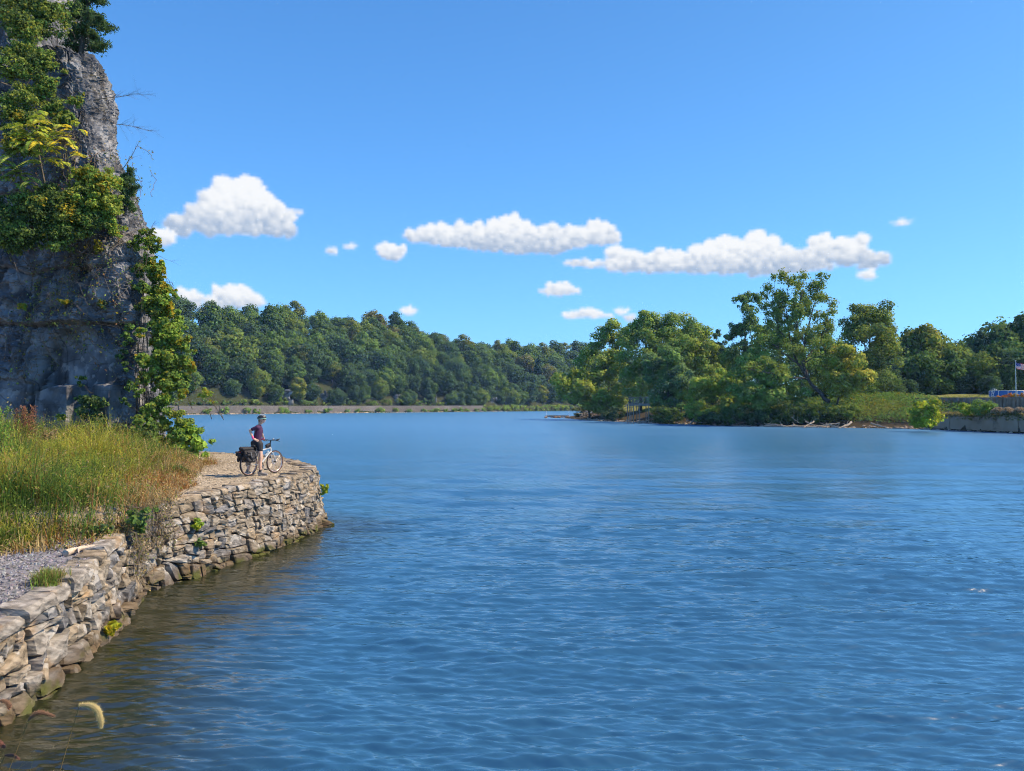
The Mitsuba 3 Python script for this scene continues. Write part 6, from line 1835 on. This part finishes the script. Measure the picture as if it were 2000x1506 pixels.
    for s, (a, t) in enumerate((('ar', 'tr'), ('al', 'tl'))):
        A_, B_ = J[a], J[t]
        d = unit((B_ - A_) * [1, 1, 0])
        put(part(key, 'sock'), flesh([(A_ + U * .045, .043, A_ - U * .02, .042)], .015, 3), 'mat_black_cloth', smooth=True)
        sh = part(key, 'shoe')
        put(sh, flesh([(A_ - d * .035 - U * .03, .047, A_ - U * .02 + d * .03, .047), (A_ - U * .03, .046, B_ + d * .0 + U * .005, .040), (B_, .040, B_ + d * .035, .034)], .014, 4), 'mat_shoe', smooth=True)
        put(part(sh, 'sole'), flesh([(A_ - d * .045 - [0, 0, A_[2] - RO[2] - .014], .022, B_ + d * .05 - [0, 0, B_[2] - RO[2] - .014], .022), (A_ - d * .03 + BL * .02 - [0, 0, A_[2] - RO[2] - .014], .022, B_ + BL * .018 - [0, 0, B_[2] - RO[2] - .014], .026)], .02, 2), 'mat_shoe_sole', smooth=True)
    # helmet: a ribbed shell, white stripes along it, a mint rim band and strap
    hk = part(key, 'helmet')
    a, e = np.meshgrid(np.linspace(0, 2 * np.pi, 49), np.linspace(-.06, np.pi / 2, 14))
    rib = 1 + .030 * np.cos(a * 9) * np.cos(e)
    loc = np.stack([np.cos(a) * np.cos(e) * .136 * rib, np.sin(a) * np.cos(e) * .112 * rib, np.sin(e) * .108], -1)
    W = H + U * .042 - F * .004 + loc[..., :1] * (F * .97 + U * .12) + loc[..., 1:2] * R_ + loc[..., 2:] * (U * .98 - F * .14)
    put(hk, (W.reshape(-1, 3), grid_faces(14, 49)), 'mat_black_plastic', smooth=True)
    for j in range(3):
        lat = (-.5 + .5 * j)
        t = np.linspace(-.95, .95, 14)
        q = np.stack([np.sin(t) * .139 * math.cos(lat), np.full(14, math.sin(lat) * .117), np.cos(t) * math.cos(lat) * .113], -1)
        pth = H + U * .042 - F * .004 + q[:, :1] * (F * .97 + U * .12) + q[:, 1:2] * R_ + q[:, 2:] * (U * .98 - F * .14)
        mb = MB()
        mb.add(*tube(pth, .0085, 5))
        mb.put(part(hk, 'stripe'), 'mat_white', smooth=True, color=False)
    t = np.linspace(0, 2 * np.pi, 33)
    pth = H + U * .030 + (np.cos(t) * .128)[:, None] * (F * .97 + U * .10) + (np.sin(t) * .106)[:, None] * R_
    mb = MB()
    mb.add(*tube(pth, .008, 6, False))
    mb.put(part(hk, 'rim_band'), 'mat_mint', smooth=True, color=False)
    mb = MB()
    for s in (-1, 1):
        mb.add(*tube([H + R_ * s * .097 + U * .03, H + R_ * s * .085 - U * .05 + F * .02, H + F * .055 - U * .098], .005, 5))
    mb.put(part(hk, 'strap'), 'mat_black_cloth', color=False)
    gk = part(key, 'sunglasses')
    put(gk, flesh([(H + F * .088 + R_ * .05 + U * .012, .020, H + F * .102 + R_ * .018 + U * .008, .021), (H + F * .088 - R_ * .05 + U * .012, .020, H + F * .102 - R_ * .018 + U * .008, .021), (H + F * .105 + R_ * .01 + U * .015, .008, H + F * .105 - R_ * .01 + U * .015, .008), (H + F * .085 + R_ * .06 + U * .015, .006, H + R_ * .093 + U * .018, .005), (H + F * .085 - R_ * .06 + U * .015, .006, H - R_ * .093 + U * .018, .005)], .01, 2), 'mat_black_plastic', smooth=True)
    put(part(key, 'hair'), flesh([(H - F * .065 - U * .02, .05, H - F * .075 - U * .075, .035), (H - F * .075 - U * .075, .03, H - F * .09 - U * .13, .018), (H - F * .03 + R_ * .07 - U * .01, .03, H - F * .04 + R_ * .065 - U * .05, .022), (H - F * .03 - R_ * .07 - U * .01, .03, H - F * .04 - R_ * .065 - U * .05, .022)], .015, 3), 'mat_hair', smooth=True)
    put(part(key, 'lips'), flesh([(H + F * .103 - U * .050 + R_ * .016, .006, H + F * .103 - U * .050 - R_ * .016, .006)], .006, 1), 'mat_lip', smooth=True)
    put(part(key, 'wristband'), flesh([(J['wr'] + (J['er'] - J['wr']) * .03, .033, J['wr'] + (J['er'] - J['wr']) * .22, .034)], .012, 2), 'mat_pink', smooth=True)
    put(part(key, 'glove'), flesh([(J['wl'], .030, pl + U * .004, .033)], .012, 2), 'mat_pink', smooth=True)


def bicycle():
    key = thing('bicycle', 'pale grey touring bicycle with black panniers, standing on the towpath under its rider', 'bicycle')
    m = MB()
    BBk, seat, ht, hb, rear = bk(-.08, 0, .285), bk(-.20, 0, .72), bk(.33, 0, .80), bk(.365, 0, .66), bk(-.525, 0, .345)
    m.add(*tube([BBk, seat], .018, 8))
    m.add(*tube([seat + [0, 0, -.03], ht + [0, 0, -.03]], .019, 8))
    m.add(*tube([BBk, hb + [0, 0, .02]], .023, 8))
    m.add(*tube([hb, ht], .024, 8))
    for s in (-1, 1):
        m.add(*tube([BBk + BL * .035 * s, bk(-.25, .05 * s, .31), rear + BL * .068 * s], [.013, .012, .010], 6))
        m.add(*tube([seat + BL * .03 * s - [0, 0, .02], rear + BL * .068 * s], [.010, .009], 6))
    m.put(part(key, 'frame'), 'mat_frame_paint', smooth=True, color=False)
    m = MB()
    m.add(*tube([hb + [0, 0, .0], hb - [0, 0, .035] + BH * .01], .026, 8))
    for s in (-1, 1):
        m.add(*tube([hb - [0, 0, .03] + BL * .055 * s + BH * .01, bk(.44, .062 * s, .50), bk(.525, .06 * s, .345)], [.017, .015, .011], 7))
    m.add(*tube([hb - [0, 0, .03] + BL * .055 + BH * .01, hb - [0, 0, .03] - BL * .055 + BH * .01], .018, 7))
    m.put(part(key, 'fork'), 'mat_frame_paint', smooth=True, color=False)
    for c in (-.525, .525):
        wk = part(key, 'wheel')
        C = bk(c, 0, .345)
        t = np.linspace(0, 2 * np.pi, 49)

        def ring(r, rr, off=0.0, n=6):
            return tube(C + BL * off + (np.cos(t) * r)[:, None] * BH + (np.sin(t) * r)[:, None] * np.array([0, 0, 1.0]), rr, n, False)
        mb = MB()
        mb.add(*ring(.325, .020, 0, 8))
        mb.put(part(wk, 'tyre'), 'mat_rubber', smooth=True, color=False)
        mb = MB()
        for s in (-1, 1):
            mb.add(*ring(.310, .008, .012 * s))
        mb.put(part(wk, 'sidewall'), 'mat_tan_wall', smooth=True, color=False)
        mb = MB()
        mb.add(*ring(.295, .013))
        mb.put(part(wk, 'rim'), 'mat_alloy', smooth=True, color=False)
        mb = MB()
        for q in range(28):
            a = q / 28 * 2 * np.pi
            b = a + (.5 if q % 2 else -.5)
            s = 1 if q % 4 < 2 else -1
            p0 = C + BL * .03 * s + .022 * (math.cos(b) * BH + math.sin(b) * np.array([0, 0, 1]))
            p1 = C + .292 * (math.cos(a) * BH + math.sin(a) * np.array([0, 0, 1]))
            mb.add(*tube([p0, p1], .0016, 4))
        mb.put(part(wk, 'spokes'), 'mat_alloy', color=False)
        mb = MB()
        mb.add(*tube([C - BL * .06, C + BL * .06], .021, 10))
        mb.put(part(wk, 'hub'), 'mat_black_plastic', smooth=True, color=False)
        mb = MB()
        for r in np.linspace(.035, .08, 7):
            mb.add(*ring(r, .004, .045, 4))
        mb.put(part(wk, 'brake_disc'), 'mat_alloy', smooth=True, color=False)
        put(wk + '__axle', tube([C - BL * .075, C + BL * .075], .007, 6), 'mat_alloy', smooth=True)
    m = MB()
    st = bk(.345, 0, .985)
    m.add(*tube([ht, ht + [0, 0, .10], st], [.02, .018, .018], 8))
    m.put(part(key, 'stem'), 'mat_black_plastic', smooth=True, color=False)
    m = MB()
    u = np.linspace(-1, 1, 15)
    m.add(*tube(bk(.35, 0, 1.0) + BL * (u * .33)[:, None] - BH * (.05 * np.abs(u) ** 2)[:, None] + np.array([0, 0, .02]) * (np.abs(u) ** 1.5)[:, None], .0125, 7))
    hk = part(key, 'handlebar')
    m.put(hk, 'mat_black_plastic', smooth=True, color=False)
    for s in (-1, 1):
        put(part(hk, 'grip'), tube([bk(.335, .22 * s, 1.01), bk(.30, .335 * s, 1.02)], [.017, .019], 8), 'mat_rubber', smooth=True)
        put(part(hk, 'brake_lever'), tube([bk(.36, .17 * s, 1.0), bk(.41, .21 * s, .985), bk(.40, .30 * s, .97)], [.010, .008, .006], 6), 'mat_black_plastic', smooth=True)
        put(part(hk, 'bar_end'), tube([bk(.30, .335 * s, 1.02), bk(.37, .35 * s, 1.05)], [.014, .012], 7), 'mat_black_plastic', smooth=True)
    put(part(hk, 'bell'), rock(np.random.default_rng(1), bk(.35, -.1, 1.035), (.03, .03, .025), 2, 0, 0, False), 'mat_alloy', smooth=True)
    m = MB()
    m.add(*tube([seat, bk(-.235, 0, .83)], .014, 8))
    m.put(part(key, 'seat_post'), 'mat_alloy', smooth=True, color=False)
    put(part(key, 'saddle'), flesh([(bk(-.36, .05, .85), .035, bk(-.36, -.05, .85), .035), (bk(-.36, 0, .85), .05, bk(-.25, 0, .85), .035), (bk(-.25, 0, .85), .033, bk(-.10, 0, .845), .02)], .02, 4), 'mat_black_plastic', smooth=True)
    ck = part(key, 'crankset')
    m = MB()
    t = np.linspace(0, 2 * np.pi, 33)
    for r in (.06, .075, .09):
        m.add(*tube(BBk - BL * .05 + (np.cos(t) * r)[:, None] * BH + (np.sin(t) * r)[:, None] * np.array([0, 0, 1.0]), .005, 5, False))
    m.add(*tube([BBk - BL * .065, BBk + BL * .065], .02, 8))
    m.put(ck, 'mat_black_plastic', smooth=True, color=False)
    for s in (-1, 1):
        d = (BH * .62 - np.array([0, 0, .78])) * .17 * (1 if s < 0 else -1)
        put(part(ck, 'crank'), tube([BBk + BL * .07 * s, BBk + BL * .08 * s + d], [.014, .011], 7), 'mat_alloy', smooth=True)
        put(part(ck, 'pedal'), box(BBk + BL * .13 * s + d, (.09, .09, .024), math.atan2(BH[1], BH[0])), 'mat_black_plastic')
    m = MB()
    for a, b in ((bk(-.08, -.05, .375), bk(-.525, -.05, .385)), (bk(-.08, -.05, .195), bk(-.50, -.05, .30))):
        m.add(*tube([a, b], .005, 4))
    m.put(part(key, 'chain'), 'mat_rubber', color=False)
    m = MB()
    for s in (-1, 1):
        m.add(*tube([bk(-.30, .06 * s, .735), bk(-.86, .06 * s, .735)], .006, 5))
        m.add(*tube([bk(-.78, .06 * s, .735), rear + BL * .075 * s], .006, 5))
        m.add(*tube([bk(-.48, .06 * s, .735), rear + BL * .075 * s], .006, 5))
    for q in np.linspace(-.84, -.34, 6):
        m.add(*tube([bk(q, -.06, .735), bk(q, .06, .735)], .005, 5))
    m.put(part(key, 'rack'), 'mat_black_plastic', color=False)
    put(part(key, 'tail_light'), box(bk(-.88, 0, .70), (.02, .04, .025), math.atan2(BH[1], BH[0])), 'mat_red')
    for s in (-1, 1):
        pk = part(key, 'pannier')
        b0, b1 = .10 * s, .21 * s
        put(pk, flesh([(bk(-.76, b0, .66), .055, bk(-.46, b0, .66), .055), (bk(-.76, b1, .62), .05, bk(-.46, b1, .62), .05), (bk(-.72, b0, .45), .05, bk(-.52, b0, .43), .05), (bk(-.71, b1, .46), .045, bk(-.53, b1, .44), .045), (bk(-.76, b0, .66), .055, bk(-.72, b1, .45), .045), (bk(-.46, b0, .66), .055, bk(-.53, b1, .44), .045), (bk(-.62, b0, .55), .10, bk(-.62, b1, .54), .085), (bk(-.74, b0, .58), .07, bk(-.50, b1, .58), .07)], .022, 6), 'mat_black_cloth', smooth=True)
        put(part(pk, 'flap'), flesh([(bk(-.78, b0, .715), .035, bk(-.44, b0, .715), .035), (bk(-.78, b1 * 1.1, .69), .03, bk(-.44, b1 * 1.1, .69), .03), (bk(-.78, b0, .715), .03, bk(-.44, b1 * 1.1, .69), .03)], .02, 4), 'mat_black_cloth', smooth=True)
        put(part(pk, 'strap'), tube([bk(-.70, b1 + .045 * s, .70), bk(-.68, b1 + .062 * s, .58), bk(-.60, b1 + .05 * s, .45)], .011, 5), 'mat_grey_cloth', smooth=True)
        put(part(pk, 'strap'), tube([bk(-.52, b1 + .045 * s, .70), bk(-.50, b1 + .062 * s, .60), bk(-.46, b1 + .03 * s, .50)], .010, 5), 'mat_grey_cloth', smooth=True)
    put(part(key, 'trunk_bag'), flesh([(bk(-.80, .03, .80), .06, bk(-.44, .03, .79), .055), (bk(-.80, -.05, .79), .05, bk(-.46, -.06, .78), .055)], .02, 5), 'mat_black_cloth', smooth=True)
    put(part(key, 'stem_bag'), flesh([(bk(.18, 0, .84), .045, bk(.29, 0, .87), .05), (bk(.17, 0, .79), .03, bk(.27, 0, .82), .035)], .015, 4), 'mat_black_cloth', smooth=True)
    put(part(key, 'water_bottle'), flesh([(bk(.13, 0, .55), .037, bk(.23, 0, .65), .037), (bk(.23, 0, .65), .022, bk(.255, 0, .675), .018)], .015, 2), 'mat_bottle', smooth=True)


rider()
bicycle()

# ------------------------------------------------------------------ the air over the lake
scene['air'] = {'type': 'homogeneous', 'albedo': {'type': 'rgb', 'value': [.84, .92, .98]}, 'sigma_t': {'type': 'rgb', 'value': [.00005, .000075, .00012]}}
scene['haze'] = {'type': 'cube', 'to_world': T().translate([0.0, 0.0, 42.0]).scale([2900.0, 2900.0, 50.0]), 'bsdf': {'type': 'null'}, 'interior': {'type': 'ref', 'id': 'air'}}
tag('haze', 'thin blue haze over the lake', kind='stuff')
scene['camera']['medium'] = {'type': 'ref', 'id': 'air'}
